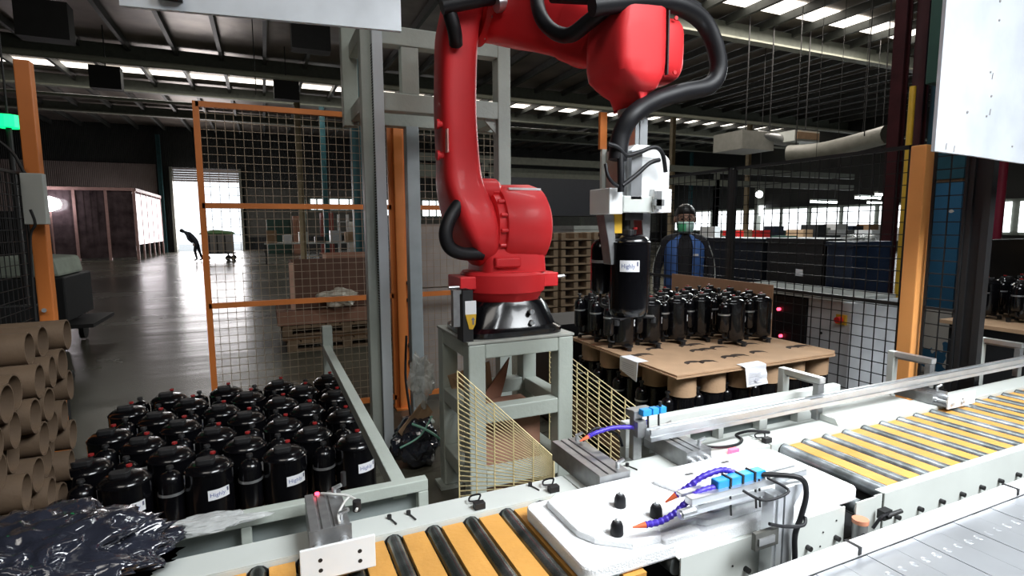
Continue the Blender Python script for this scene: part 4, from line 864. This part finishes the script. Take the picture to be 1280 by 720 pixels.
def bin_(name, x0, x1, y0, y1, z0, z1, m, lab, extra=None):
    t = thing(name, lab, 'bin', ((x0+x1)/2, (y0+y1)/2, z0))
    MB().box(x0, x1, y0, y1, z0, z1).build('shell', m, t, bevel=.01); MB().box(x0-.01, x1+.01, y0-.01, y1+.01, z1-.03, z1+.01).build('rim', m, t)
    if extra: extra(t)
def sticker(t): MB().box(4.436, 4.439, 3.46, 3.54, 1.13, 1.19).build('label', paper, t)
bin_('black_bin', 4.44, 4.94, 3.28, 3.86, .79, 1.46, bmt, 'tall black bin with white sticker behind the fence', sticker)
bin_('blue_bin', 4.44, 4.94, 3.01, 3.24, .79, 1.44, navy, 'dark blue bin between black bin and maroon columns')
bin_('navy_bin', 4.44, 4.94, 3.92, 4.75, .79, 1.45, mat('dark_navy', (.006, .010, .018), .5), 'long dark navy bin beside the masked worker')
crumple('clear_bag', (4.70, 3.12, 1.48), (.17, .09, .03), clear, 'clear plastic bag in the blue bin', 'bag', 20, sub=3)
flap([(1090, 437), (1112, 435), (1112, 465), (1110, 466)], 2.6, .01, kraft, 'cardboard corner left of the bright orange post')
# far right pallet with compressors
pallet(5.0, 6.6, 1.95, 2.55, 0, 'wooden pallet at the far right edge'); 
tag(MB().box(5.0, 6.6, 1.95, 2.55, .137, .80).build('stacked_cartons', dark), 'dark wrapped lower layer on the far right pallet', 'carton')
tag(MB().box(4.95, 6.65, 1.9, 2.6, .802, .83).build('cardboard_sheet', kraft), 'cardboard sheet on the far right pallet', 'cardboard')
for j in range(3):
    for i in range(3):
        put(small, fs, (5.35+.26*i, 2.03+.22*j, .832), .1, 'black compressor at the far right edge, %s row from front, %s from left' % (ORD[j], ORD[i]), 'compressors at the far right edge')
tag(MB().box(5.9, 7.2, 2.75, 2.9, 0, 1.45).build('dark_rack', dark), 'dark rack behind the red pipe', 'rack')
tag(MB().box(6.8, 8.0, 2.3, 2.6, 1.28, 1.31).box(6.85, 6.9, 2.35, 2.4, 0, 1.28).box(7.9, 7.95, 2.35, 2.4, 0, 1.28).build('side_table', kraft), 'wooden-topped table at the right edge', 'table')

# workbenches and clutter in the hall, right side
def bench(px0, px1, y, ztop, m, lab, items=5, seed=1):
    a, b = at(px0, 300, y=y), at(px1, 300, y=y); t = thing('workbench', lab, 'workbench', ((a.x+b.x)/2, y, 0))
    MB().box(a.x, b.x, y-.4, y+.4, ztop-.05, ztop).build('table_top', m, t)
    for x in (a.x+.05, b.x-.05):
        for yy in (y-.35, y+.35): MB().box(x-.03, x+.03, yy-.03, yy+.03, 0, ztop-.05).build('leg', dark, t)
    rnd = random.Random(seed); cols = [paper, kraft, dgreen, navy, redp, offw, alum, dark]; nm = ['carton', 'parts_box', 'crate']
    for i in range(items):
        w = (b.x-a.x)/items; h = rnd.uniform(.25, .62); x = a.x+w*(i+.15); m_ = cols[rnd.randrange(8)]
        tag(MB().box(x, x+w*rnd.uniform(.5, .75), y-.25, y+.2, ztop, ztop+h).build(nm[i % 3], m_), '%s box on the %s, %s from left' % ({paper: 'white', kraft: 'brown', dgreen: 'green', navy: 'navy', redp: 'red', offw: 'pale', alum: 'grey', dark: 'black'}[m_], lab.split(' with')[0], ORD[i]), 'box')
bench(880, 950, 9.9, .95, offw, 'near pale workbench behind the masked worker', 5, 2)
bench(970, 1090, 9.0, 1.0, offw, 'middle workbench behind the dark bins', 7, 3)
bench(900, 1010, 14, 1.0, offw, 'far workbench under the bright lamps', 6, 4)
bench(1010, 1130, 12.5, 1.0, dgreen, 'green far workbench near the maroon columns', 6, 5)
bench(330, 465, 26, .9, offw, 'far workbench behind the cardboard crates', 7, 6)
tube_m = mat('tube_light', (1, 1, 1), .5, emit=(.9, 1, 1), estr=14)
for i, (a, b, py, y) in enumerate(((1014, 1046, 252, 11), (1070, 1100, 247, 10), (1085, 1112, 253, 12.5), (1095, 1120, 243, 9.5))):
    p, q_ = at(a, py, y=y), at(b, py-1, y=y); t = thing('tube_lamp', 'bright hanging tube lamp over the benches, %s from left' % ORD[i], 'lamp', p)
    MB().box(p.x, q_.x, y-.03, y+.03, p.z-.03, p.z+.02).build('tube', tube_m, t); MB().box(p.x, q_.x, y-.05, y+.05, p.z+.02, p.z+.07).build('fitting', offw, t)
    for x in (p.x+.1, q_.x-.1): MB().cyl((x, y, p.z+.07), (x, y, 8.05), .008, n=6).build('hanger', bmt, t)
p = at(949, 243, y=14); t = thing('globe_lamp', 'round bright lamp left of the tube lamps', 'lamp', p)
import bmesh as _b
MB().lathe([(.02, p.z-.12), (.09, p.z-.08), (.12, p.z), (.09, p.z+.08), (.02, p.z+.12)], (p.x, p.y, 0), 16).build('bulb', tube_m, t, smooth=60); MB().cyl((p.x, p.y, p.z+.12), (p.x, p.y, 8.05), .01, n=6).build('hanger', bmt, t)
# lit back room windows right
a, b = at(945, 257, y=30), at(1125, 273, y=30)
w = struct(MB().box(a.x, b.x+4, 30, 30.15, 0, a.z+1.3).build('wall_partition', mat('partition', (.30, .32, .28), .6)))
rw = random.Random(5)
for i in range(14):
    x = a.x+.3+i*(b.x-a.x)/14
    if i in (4, 9): continue
    hgt = (a.z-b.z)*rw.uniform(.45, 1); MB().box(x, x+(b.x-a.x)/14-.12, 29.93, 29.99, a.z-hgt, a.z).build('pane', M_win, w)

# air conditioner and duct
p, q_ = at(925, 160, y=13), at(1020, 185, y=13)
ac = thing('ceiling_air_unit', 'pale air conditioning unit hanging under the roof', 'air conditioner', (p.x, 13, q_.z))
a, b = at(928, 162, y=13), at(950, 187, y=13); MB().box(a.x, b.x+.6, 13, 14.2, b.z, a.z).build('housing', mat('unit_grey', (.22, .22, .20), .5), ac)
a, b = at(994, 162, y=12.5), at(1024, 178, y=12.5); MB().box(a.x, b.x, 12.5, 13.3, b.z, a.z).build('outlet_frame', offw, ac); MB().box(a.x+.06, b.x-.06, 12.46, 12.5, b.z+.06, a.z-.06).build('grille', kraft, ac)
a, b = at(950, 168, y=13), at(994, 178, y=13); MB().cyl((a.x, 13.2, a.z), (b.x, 13.0, b.z), .18).build('flexible_pipe', alum, ac, smooth=40)
for px in (935, 965, 1010): z_ = at(px, 165, y=13).z; x_ = at(px, 165, y=13).x; MB().cyl((x_, 13.1, z_), (x_, 13.1, 7.9), .02, n=6).build('hanger', bmt, ac)
a, b = at(985, 192, y=12), at(1110, 168, y=9)
tag(MB().tube([a, at(1030, 188, y=11), b], .24, 12).build('ventilation_duct', mat('duct_grey', (.20, .20, .175), .45), smooth=40), 'pale ventilation duct running below the air unit', 'duct')
for i, (x, y) in enumerate(((a.x+.2, a.y-.1), (b.x-.3, b.y+.4))): tag(MB().cyl((x, y, at(1000, 180, y=11).z), (x, y, 7.9), .015, n=6).build('duct_hanger', bmt), '%s hanger rod of the ventilation duct' % ('left', 'right')[i], 'rod')
# mezzanine rails in the middle distance
for i, (z, y) in enumerate(((4.05, 20.6), (3.45, 20.6), (5.0, 33))):
    tag(MB().box(5, 30, y-.1, y+.1, z, z+.28).box(8, 8.2, y-.1, y+.1, 0, z).box(20, 20.2, y-.1, y+.1, 0, z).build('gantry_beam', M_beam), '%s dark gantry beam crossing the right half' % ('upper', 'lower', 'farthest')[i], 'beam')
# dark mezzanine block behind robot
tag(MB().box(6.5, 12.5, 18, 20, 1.95, 3.3).box(6.6, 6.8, 18, 18.2, 0, 1.95).box(12.2, 12.4, 18, 18.2, 0, 1.95).box(6.6, 6.8, 19.8, 20, 0, 1.95).build('storage_platform', mat('platform_dark', (.015, .018, .026), .5)), 'dark storage platform behind the robot shoulder', 'platform')
# crates/pallet stacks right behind robot
for i in range(3):
    x = 3.75+.62*i
    t = thing('pallet_stack', 'brown stack of wooden pallets behind the robot, %s from left' % ORD[i], 'pallet', (x, 8, 0))
    for k in range(11): MB().box(x, x+.56, 7.8, 8.6, .01+.135*k, .035+.135*k).box(x, x+.08, 7.8, 8.6, .035+.135*k, .125+.135*k).box(x+.24, x+.32, 7.8, 8.6, .035+.135*k, .125+.135*k).box(x+.48, x+.56, 7.8, 8.6, .035+.135*k, .125+.135*k).build('pallet', wood, t)
t = thing('film_wrapped_load', 'wrapped flat cartons on a brown pallet left of the gripper', 'load', (6.4, 10.6, 0))
for k in range(5): MB().box(5.9, 7.2, 10, 11, 1.15+.09*k, 1.23+.09*k).build('carton', mat('grey_carton', (.2, .2, .18), .5), t)
MB().box(5.85, 7.25, 9.95, 11.05, 1.10, 1.14).box(5.9, 6.0, 9.95, 11, 0, 1.1).box(7.1, 7.2, 9.95, 11, 0, 1.1).box(6.5, 6.6, 9.95, 11, 0, 1.1).build('pallet_frame', mat('red_brown', (.16, .06, .05), .6), t)
tag(MB().box(2.05, 3.2, 3.75, 4.3, .02, .82).build('dark_crate', dark), 'dark crate behind the right compressor stack', 'crate')
tag(MB().box(1.25, 2.1, 5.0, 5.5, 0, 1.02).box(1.25, 2.1, 5.0, 5.5, 1.03, 1.62).build('carton_stack', mat('pale_carton', (.40, .37, .34), .7)), 'pale grey-brown cartons behind the mesh beside the robot', 'carton')

# ------------------------------------------------------------------ middle left: cardboard crates on pallets
def gaylord(x0, x1, y0, y1, z0, z1, lab, m=kraftb):
    t = thing('cardboard_crate', lab, 'crate', ((x0+x1)/2, (y0+y1)/2, z0)); w = .02
    for nm, a in (('front_wall', (x0, x1, y0, y0+w)), ('back_wall', (x0, x1, y1-w, y1)), ('left_wall', (x0, x0+w, y0+w, y1-w)), ('right_wall', (x1-w, x1, y0+w, y1-w))):
        MB().box(*a, z0, z1).build(nm, m, t)
    MB().box(x0+w, x1-w, y0+w, y1-w, z0, z0+.02).build('floor_panel', m, t)
    for x in (x0, x1): MB().box(x-.03, x+.03, y0-.015, y0, z0, z1+.01).build('corner_strip', mat('pinkish_wood', (.62, .38, .29), .7), t)
    return t
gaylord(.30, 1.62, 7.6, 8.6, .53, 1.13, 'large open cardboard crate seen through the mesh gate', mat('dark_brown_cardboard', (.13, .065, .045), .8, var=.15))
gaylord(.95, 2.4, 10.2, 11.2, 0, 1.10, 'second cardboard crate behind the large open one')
pallet(.2, 1.7, 7.5, 8.7, 0, 'dark wooden pallet, lowest under the open crate'); pallet(.15, 1.75, 7.5, 8.7, .2, 'upper wooden pallet under the open crate')
tag(MB().box(.1, 1.7, 7.5, 8.6, .345, .52).build('folded_cartons', kraftb), 'folded brown cartons beneath the open crate', 'carton')
tag(MB().box(.15, 1.7, 7.55, 8.6, .137, .198).build('folded_cartons', kraftd), 'thin folded cartons between the two pallets', 'carton')
crumple('plastic_wrap', at(425, 372, y=7.45), (.22, .12, .10), mat('beige_wrap', (.55, .50, .42), .35, bump=.6, bscale=20), 'beige plastic wrap on the open cardboard crate', 'plastic wrap', 31, amp=.5)
flap([(412, 340), (430, 333), (448, 341)], 8.0, .02, kraft, 'loose cardboard flap on the open crate')
# distant machines
for i, (a, b, t0, b0, m, lab) in enumerate(((333, 365, 274, 312, dgreen, 'green steel locker at the far wall'), (366, 376, 270, 305, kraftb, 'narrow brown cabinet beside the green locker'), (401, 418, 266, 302, mat('rust_red', (.22, .05, .04), .5), 'rust red machine cabinet at the far wall'), (436, 449, 277, 304, offw, 'pale machine cabinet at the far wall'), (449, 460, 272, 306, org, 'orange cabinet behind the mesh gate'))):
    p, q_ = at(a, t0, y=36-i), at(b, b0, y=36-i)
    t = thing('machine_cabinet', lab, 'cabinet', ((p.x+q_.x)/2, 36-i, 0)); MB().box(p.x, q_.x, 36-i, 37-i, 0, p.z).build('housing', m, t, bevel=.02)
    MB().box(p.x+.1, (p.x+q_.x)/2-.03, 35.95-i, 35.99-i, p.z*.55, p.z-.15).box((p.x+q_.x)/2+.03, q_.x-.1, 35.95-i, 35.99-i, p.z*.55, p.z-.15).each('door', m, t)
p, q_ = at(422, 268, y=28), at(436, 306, y=28)
rk = thing('wire_rack', 'white metal rack with shelves at the far wall', 'rack', (p.x, 28, 0))
for x in (p.x, q_.x-.05):
    for y in (27.6, 28.2): MB().box(x, x+.05, y, y+.05, 0, p.z).build('upright', white, rk)
for k in range(4): MB().box(p.x, q_.x, 27.6, 28.25, .3+.5*k, .34+.5*k).build('shelf', white, rk)
# strip-curtain booth
bx0, bx1 = at(58, 300, y=33).x, at(172, 300, y=33).x; byf = 33
booth = thing('curtain_booth', 'large booth of clear strip curtains at far left', 'booth', ((bx0+bx1)/2, byf, 0)); zt = at(120, 238, y=33).z
pink = mat('pink_steel', (.45, .27, .25), .5)
for x in (bx0, bx0+(bx1-bx0)*.33, bx0+(bx1-bx0)*.68, bx1): MB().box(x-.06, x+.06, byf-.06, byf+.06, 0, zt).build('post', pink, booth)
MB().box(bx0, bx1, byf-.08, byf+.08, zt, zt+.15).box(bx1-.08, bx1+.08, byf+.08, byf+7.6, zt, zt+.15).each('header', pink, booth)
cur = mat('smoky_curtain', (.09, .065, .07), .12, var=.5, scale=2, alpha=.93, bump=.3, bscale=6)
n = 26
for i in range(n):
    x = bx0+.1+(bx1-bx0-.2)*i/n; MB().box(x, x+(bx1-bx0)/n*1.1, byf-.02+.015*(i % 2), byf-.012+.015*(i % 2), .12, zt).build('curtain_strip', cur, booth)
for i in range(5):
    y0 = byf+.1+i*1.5; MB().box(bx1-.01, bx1+.01, y0, y0+1.4, .75, zt-.1).build('side_panel', mat('lit_curtain', (.85, .8, .85), .3, emit=(1, .93, 1), estr=1.3), booth)  # emission paints the brightness of the booth's lit side, no lamp here
    MB().box(bx1-.04, bx1+.04, y0+1.4, y0+1.5, 0, zt).build('post', pink, booth)
p = at(64, 255, y=32.7); t = thing('booth_lamp', 'bright lamp shining at the booth corner', 'lamp', (p.x, 32.7, 0))
MB().lathe([(.05, p.z-.35), (.38, p.z-.2), (.45, p.z), (.38, p.z+.2), (.05, p.z+.35)], (p.x, 32.5, 0), 14).build('bulb', mat('lamp_glow', (1, 1, 1), .5, emit=(1, .95, 1), estr=10), t, smooth=60); MB().cyl((p.x, 32.5, 0), (p.x, 32.5, p.z-.3), .04).build('pole', pink, t)

# black trolley near the left post
tr = thing('trolley', 'black wheeled trolley with grey sheet behind the left post', 'trolley', (-2.6, 9.2, 0))
MB().box(-4.6, -2.35, 8.7, 9.9, .40, .98).build('tub', dark, tr, bevel=.02); MB().box(-4.8, -2.1, 8.75, 9.85, .30, .35).build('chassis', bmt, tr)
for x in (-4.5, -2.45):
    for y in (8.85, 9.7): MB().cyl((x-.03, y, .14), (x+.03, y, .14), .13).box(x-.02, x+.02, y-.02, y+.02, .14, .3).build('caster', bmt, tr, smooth=40)
tag(MB().prism([(-3.55, .985), (-2.38, .985), (-2.42, 1.22), (-2.9, 1.25), (-3.5, 1.20)], 'y', 8.66, 9.7).build('grey_sheet', mat('grey_fabric', (.30, .34, .29), .8, bump=.4, bscale=8), bevel=.04), 'pale grey sheet bundle on the black trolley', 'sheet')
tag(MB().box(-2.45, -1.5, 5.0, 5.6, .35, .42).box(-2.45, -1.5, 5.0, 5.06, .42, 1.05).box(-2.4, -2.34, 5.05, 5.11, 0, .35).box(-1.6, -1.54, 5.05, 5.11, 0, .35).box(-2.4, -2.34, 5.5, 5.56, 0, .35).box(-1.6, -1.54, 5.5, 5.56, 0, .35).build('dark_cart', dark, bevel=.01), 'low dark cart at the left edge behind the tubes', 'cart')

# ------------------------------------------------------------------ people
def skin_body(name, J, E, m, parent, sub=2):
    """continuous surface from joints: J name->(pos, radius)"""
    names = list(J); me = bpy.data.meshes.new(name); po = WO[parent]
    me.from_pydata([tuple(Vector(J[n][0])) for n in names], [(names.index(a), names.index(b)) for a, b in E], [])
    o = bpy.data.objects.new(name, me); COL.objects.link(o); o.parent = parent; me.materials.append(m)
    md = o.modifiers.new('skin', 'SKIN'); md.use_smooth_shade = True
    for i, n in enumerate(names):
        r = J[n][1]; sv = me.skin_vertices[0].data[i]; sv.radius = r if isinstance(r, tuple) else (r, r); sv.use_root = (i == 0)
    s_ = o.modifiers.new('sub', 'SUBSURF'); s_.levels = sub; s_.render_levels = sub
    WO[o] = po; return o
skinm = mat('skin', (.42, .24, .17), .5, var=.05); hair = mat('hair', (.012, .010, .009), .5)
def hand(parent, wrist, d, side, m):
    """palm and five fingers, direction d (down), side = thumb direction"""
    d = Vector(d).normalized(); side = Vector(side).normalized(); nrm = d.cross(side).normalized(); w = Vector(wrist)
    J = {'w': (w, .024), 'p': (w+d*.05, (.030, .016)), 'k': (w+d*.085, (.036, .014))}; E = [('w', 'p'), ('p', 'k')]
    for i, l in enumerate((.070, .080, .075, .058)):
        b = w+d*.085+side*(.027-.018*i); n1, n2, n3 = 'a%d' % i, 'b%d' % i, 'c%d' % i
        J[n1] = (b+d*.01, .0095); J[n2] = (b+d*(l*.5)+nrm*.008, .0088); J[n3] = (b+d*(l*.9)+nrm*.03, .0075); E += [('k', n1), (n1, n2), (n2, n3)]
    J['t1'] = (w+d*.035+side*.035, .012); J['t2'] = (w+d*.065+side*.052, .0105); J['t3'] = (w+d*.09+side*.056+nrm*.01, .009); E += [('p', 't1'), ('t1', 't2'), ('t2', 't3')]
    return skin_body('hand', J, E, m, parent, 1)
hp = at(855, 257, x=3.92); PXc, PYc, HT = hp.x+.02, hp.y, hp.z
pe = thing('person', 'person in blue vest with black hair, glasses and green mask', 'person', (PXc, PYc, 0))
rz = math.atan2(-PXc, -PYc)  # face towards the robot cell
Rz = Matrix.Rotation(math.atan2(PXc, -PYc), 4, 'Z'); s = HT/1.78
def L(x, y, z): return (x*s, y*s, z*s)
pe.rotation_euler = (0, 0, -math.atan2(PXc, PYc)*.9)
WO[pe] = Vector((0, 0, 0))   # parts below are modelled around the person's own origin, facing -y
bodyJ = {'pel': (L(0, 0, .95), .13*s), 'bel': (L(0, 0, 1.10), (.155*s, .11*s)), 'che': (L(0, 0, 1.30), (.17*s, .12*s)), 'ups': (L(0, .0, 1.45), (.11*s, .075*s)), 'nk': (L(0, .0, 1.50), .056*s), 'hd': (L(0, -.01, 1.54), .05*s)}
bodyE = [('pel', 'bel'), ('bel', 'che'), ('che', 'ups'), ('ups', 'nk'), ('nk', 'hd')]
for n_, sg in (('l', -1), ('r', 1)):
    bodyJ.update({n_+'sh': (L(sg*.185, 0, 1.43), .06*s), n_+'el': (L(sg*.265, .03, 1.12), .045*s), n_+'wr': (L(sg*.27, -.04, .87), .03*s),
                  n_+'hp': (L(sg*.09, 0, .88), .095*s), n_+'kn': (L(sg*.10, -.01, .48), .062*s), n_+'an': (L(sg*.10, .02, .09), .042*s), n_+'to': (L(sg*.11, -.14, .045), .04*s)})
    bodyE += [('ups', n_+'sh'), (n_+'sh', n_+'el'), (n_+'el', n_+'wr'), ('pel', n_+'hp'), (n_+'hp', n_+'kn'), (n_+'kn', n_+'an'), (n_+'an', n_+'to')]
body = skin_body('body', bodyJ, bodyE, mat('black_clothes', (.015, .015, .02), .8), pe)
for sg in (-1, 1): hand(pe, L(sg*.27, -.045, .86), (0, -.1, -1), (0, -1, 0), skinm)
def head_rings(cx, cy, z0, pr_, n=24):
    return [[(cx+hx*cos(2*pi*i/n), cy+oy+hy*sin(2*pi*i/n)*(1.0 if sin(2*pi*i/n) < 0 else 1.02), z0+z) for i in range(n)] for z, hx, hy, oy in pr_]
s0_ = s; HM = Matrix.Translation((0, 0, 1.777*s))@Matrix.Scale(1.2, 4)@Matrix.Translation((0, 0, -1.777*s)); mark_ = set(bpy.data.objects)
hd = MB().rings(head_rings(0, 0, 1.545*s, [(z*s, hx*s, hy*s, oy*s) for z, hx, hy, oy in ((0, .03, .035, -.045), (.012, .045, .055, -.035), (.04, .060, .078, -.015), (.08, .070, .092, 0), (.12, .076, .098, .002), (.16, .076, .10, .004), (.195, .066, .09, .006), (.22, .045, .065, .008), (.232, .015, .03, .01))])).build('head', skinm, pe, smooth=70)
for sg in (-1, 1):
    MB().lathe([(.002*s, 1.635*s), (.013*s, 1.645*s), (.015*s, 1.665*s), (.009*s, 1.69*s), (.002*s, 1.695*s)], (sg*.078*s, .01*s, 0), 10).build('ear', skinm, hd, smooth=60)
    MB().lathe([(.001, 1.657*s), (.008*s, 1.660*s), (.011*s, 1.665*s), (.008*s, 1.670*s), (.001, 1.673*s)], (sg*.03*s, -.090*s, 0), 10).build('eye', bmt, hd, smooth=60)
    MB().box(sg*.03*s-.017*s, sg*.03*s+.017*s, -.102*s, -.096*s, 1.682*s, 1.688*s).build('eyebrow', hair, hd)
MB().prism([(-.112*s, 1.625*s), (-.088*s, 1.625*s), (-.085*s, 1.675*s)], 'x', -.009*s, .009*s).build('nose', skinm, hd)
MB().rings(head_rings(0, 0, 1.545*s, [(z*s, hx*s, hy*s, oy*s) for z, hx, hy, oy in ((.105, .079, .075, .03), (.14, .083, .085, .024), (.168, .084, .107, .006), (.20, .076, .104, .006), (.228, .058, .082, .008), (.248, .025, .04, .01))])).build('hair', hair, pe, smooth=70)
gl = MB()
for sg in (-1, 1):
    c = (sg*.033*s, -.103*s, 1.665*s); pts = [(c[0]+.027*s*cos(a), c[1], c[2]+.019*s*sin(a)) for a in [i*2*pi/14 for i in range(15)]]; gl.tube(pts, .0022, 5, sub=1); gl.bar((sg*.06*s, -.103*s, 1.667*s), (sg*.08*s, .0, 1.667*s), .003, .003)
gl.bar((-.007*s, -.105*s, 1.668*s), (.007*s, -.105*s, 1.668*s), .003, .003).build('glasses', bmt, pe)
mk = MB()
mk.rings([[(hx*s*sin(a), (-.02-hy*cos(a))*s, z*s) for a in [-1.25+2.5*i/10 for i in range(11)]] for z, hx, hy in ((1.548, .045, .075), (1.565, .066, .092), (1.60, .075, .102), (1.63, .074, .100), (1.645, .068, .092))], cap=False, closed=False)
mk = mk.build('mask', mat('mask_white', (.55, .78, .70), .7), pe, smooth=60); sol = mk.modifiers.new('s', 'SOLIDIFY'); sol.thickness = .003
mg = MB(); mg.rings([[(hx*s*sin(a), (-.024-hy*cos(a))*s, z*s) for a in [-1.2+1.2*i/6 for i in range(7)]] for z, hx, hy in ((1.565, .067, .094), (1.60, .076, .104), (1.63, .075, .102))], cap=False, closed=False)
mg.build('mask_panel', mat('mask_green', (.12, .62, .30), .7), mk, smooth=60)
for o_ in [q_ for q_ in bpy.data.objects if q_ not in mark_]:
    for v_ in o_.data.vertices: v_.co = HM@v_.co
vestm = mat('vest_blue', (.06, .15, .42), .6, var=.15)
def ring_arc(z, hx, hy, a0, a1, n=14): return [(hx*s*sin(a0+(a1-a0)*i/n), -hy*s*cos(a0+(a1-a0)*i/n), z*s) for i in range(n+1)]
ve = MB()
for a0, a1 in ((.38, pi), (-.38, -pi)):
    ve.rings([ring_arc(z, hx, hy, a0, a1) for z, hx, hy in ((.88, .19, .15), (1.0, .195, .155), (1.15, .195, .155), (1.28, .20, .158), (1.37, .20, .14), (1.44, .17, .11), (1.49, .09, .085))], cap=False, closed=False)
ve = ve.build('vest', vestm, pe, smooth=60); sol = ve.modifiers.new('s', 'SOLIDIFY'); sol.thickness = .008
MB().box(.075*s, .125*s, -.168*s, -.160*s, 1.28*s, 1.30*s).build('vest_mark', paper, ve)
st = MB()
for sg in (-1, 1): st.tube([L(sg*.235, -.03, 1.38), L(sg*.285, -.005, 1.25), L(sg*.305, .01, 1.12), L(sg*.30, -.03, .95)], .005, 6)
st.build('sleeve_stripe', offw, pe)
pe.location = (PXc, PYc, 0)
# distant worker bending over a cart by the door
wp = at(243, 322, y=30); 
w2 = thing('person', 'distant person bending forward beside the cart at the bright doorway', 'person', (0, 0, 0))
k2 = {'pel': ((.12, 0, .93), .14), 'bel': ((.02, 0, 1.08), (.14, .13)), 'che': ((-.15, 0, 1.26), (.17, .13)), 'ups': ((-.25, 0, 1.33), .10), 'nk': ((-.32, 0, 1.38), .05), 'hd': ((-.40, 0, 1.42), .09), 'hd2': ((-.46, 0, 1.42), .075)}
e2 = [('pel', 'bel'), ('bel', 'che'), ('che', 'ups'), ('ups', 'nk'), ('nk', 'hd'), ('hd', 'hd2')]
for n_, sg in (('l', -1), ('r', 1)):
    k2.update({n_+'sh': ((-.22, sg*.17, 1.30), .065), n_+'el': ((-.18, sg*.22, 1.05), .05), n_+'wr': ((-.02, sg*.2, .86), .035), n_+'hp': ((.13, sg*.09, .86), .10), n_+'kn': ((.05+.16*(sg > 0), sg*.1, .48), .07), n_+'an': ((.12+.2*(sg > 0), sg*.1, .09), .05), n_+'to': ((-.02+.2*(sg > 0), sg*.1, .045), .04)})
    e2 += [('ups', n_+'sh'), (n_+'sh', n_+'el'), (n_+'el', n_+'wr'), ('pel', n_+'hp'), (n_+'hp', n_+'kn'), (n_+'kn', n_+'an'), (n_+'an', n_+'to')]
skin_body('body', k2, e2, mat('dark_workwear', (.03, .035, .05), .8), w2)
for sg in (-1, 1): hand(w2, (-.02, sg*.2, .86), (.5, 0, -1), (1, 0, 0), skinm)
WO[w2] = Vector((0, 0, 0)); MB().lathe([(.03, 1.36), (.085, 1.40), (.095, 1.45), (.07, 1.51), (.02, 1.53)], (-.44, 0, 0), 14).build('hair', hair, w2, smooth=60)
w2.location = (wp.x, 30, 0); w2.scale = (1.0, 1.0, 1.0)
ca, cb = at(252, 290, y=30), at(292, 312, y=30)
ct = thing('hand_cart', 'grey box cart with green sacks near the doorway', 'cart', (ca.x, 30, 0))
MB().box(ca.x, cb.x, 29.6, 30.6, .38, 1.25).build('box', mat('cart_grey', (.25, .24, .23), .6), ct, bevel=.02)
for i in (1, 2, 3): MB().box(ca.x+(cb.x-ca.x)*i/4-.02, ca.x+(cb.x-ca.x)*i/4+.02, 29.57, 29.6, .38, 1.25).build('rib', dark, ct)
MB().box(ca.x, cb.x+.1, 29.6, 30.6, .33, .38).build('chassis', dark, ct)
for x in (ca.x+.15, cb.x-.25, cb.x-.02):
    MB().cyl((x, 29.7, .12), (x, 29.76, .12), .12).cyl((x, 30.4, .12), (x, 30.46, .12), .12).box(x-.02, x+.02, 29.71, 29.75, .12, .34).box(x-.02, x+.02, 30.41, 30.45, .12, .34).each('caster', dark, ct, smooth=40)
crumple('green_sacks', ((ca.x+cb.x)/2, 30.1, 1.255), (.75, .4, .2), mat('sack_green', (.08, .16, .06), .7), 'green sacks piled on the distant cart', 'sack', 44, sub=3, amp=.25, flat=0)
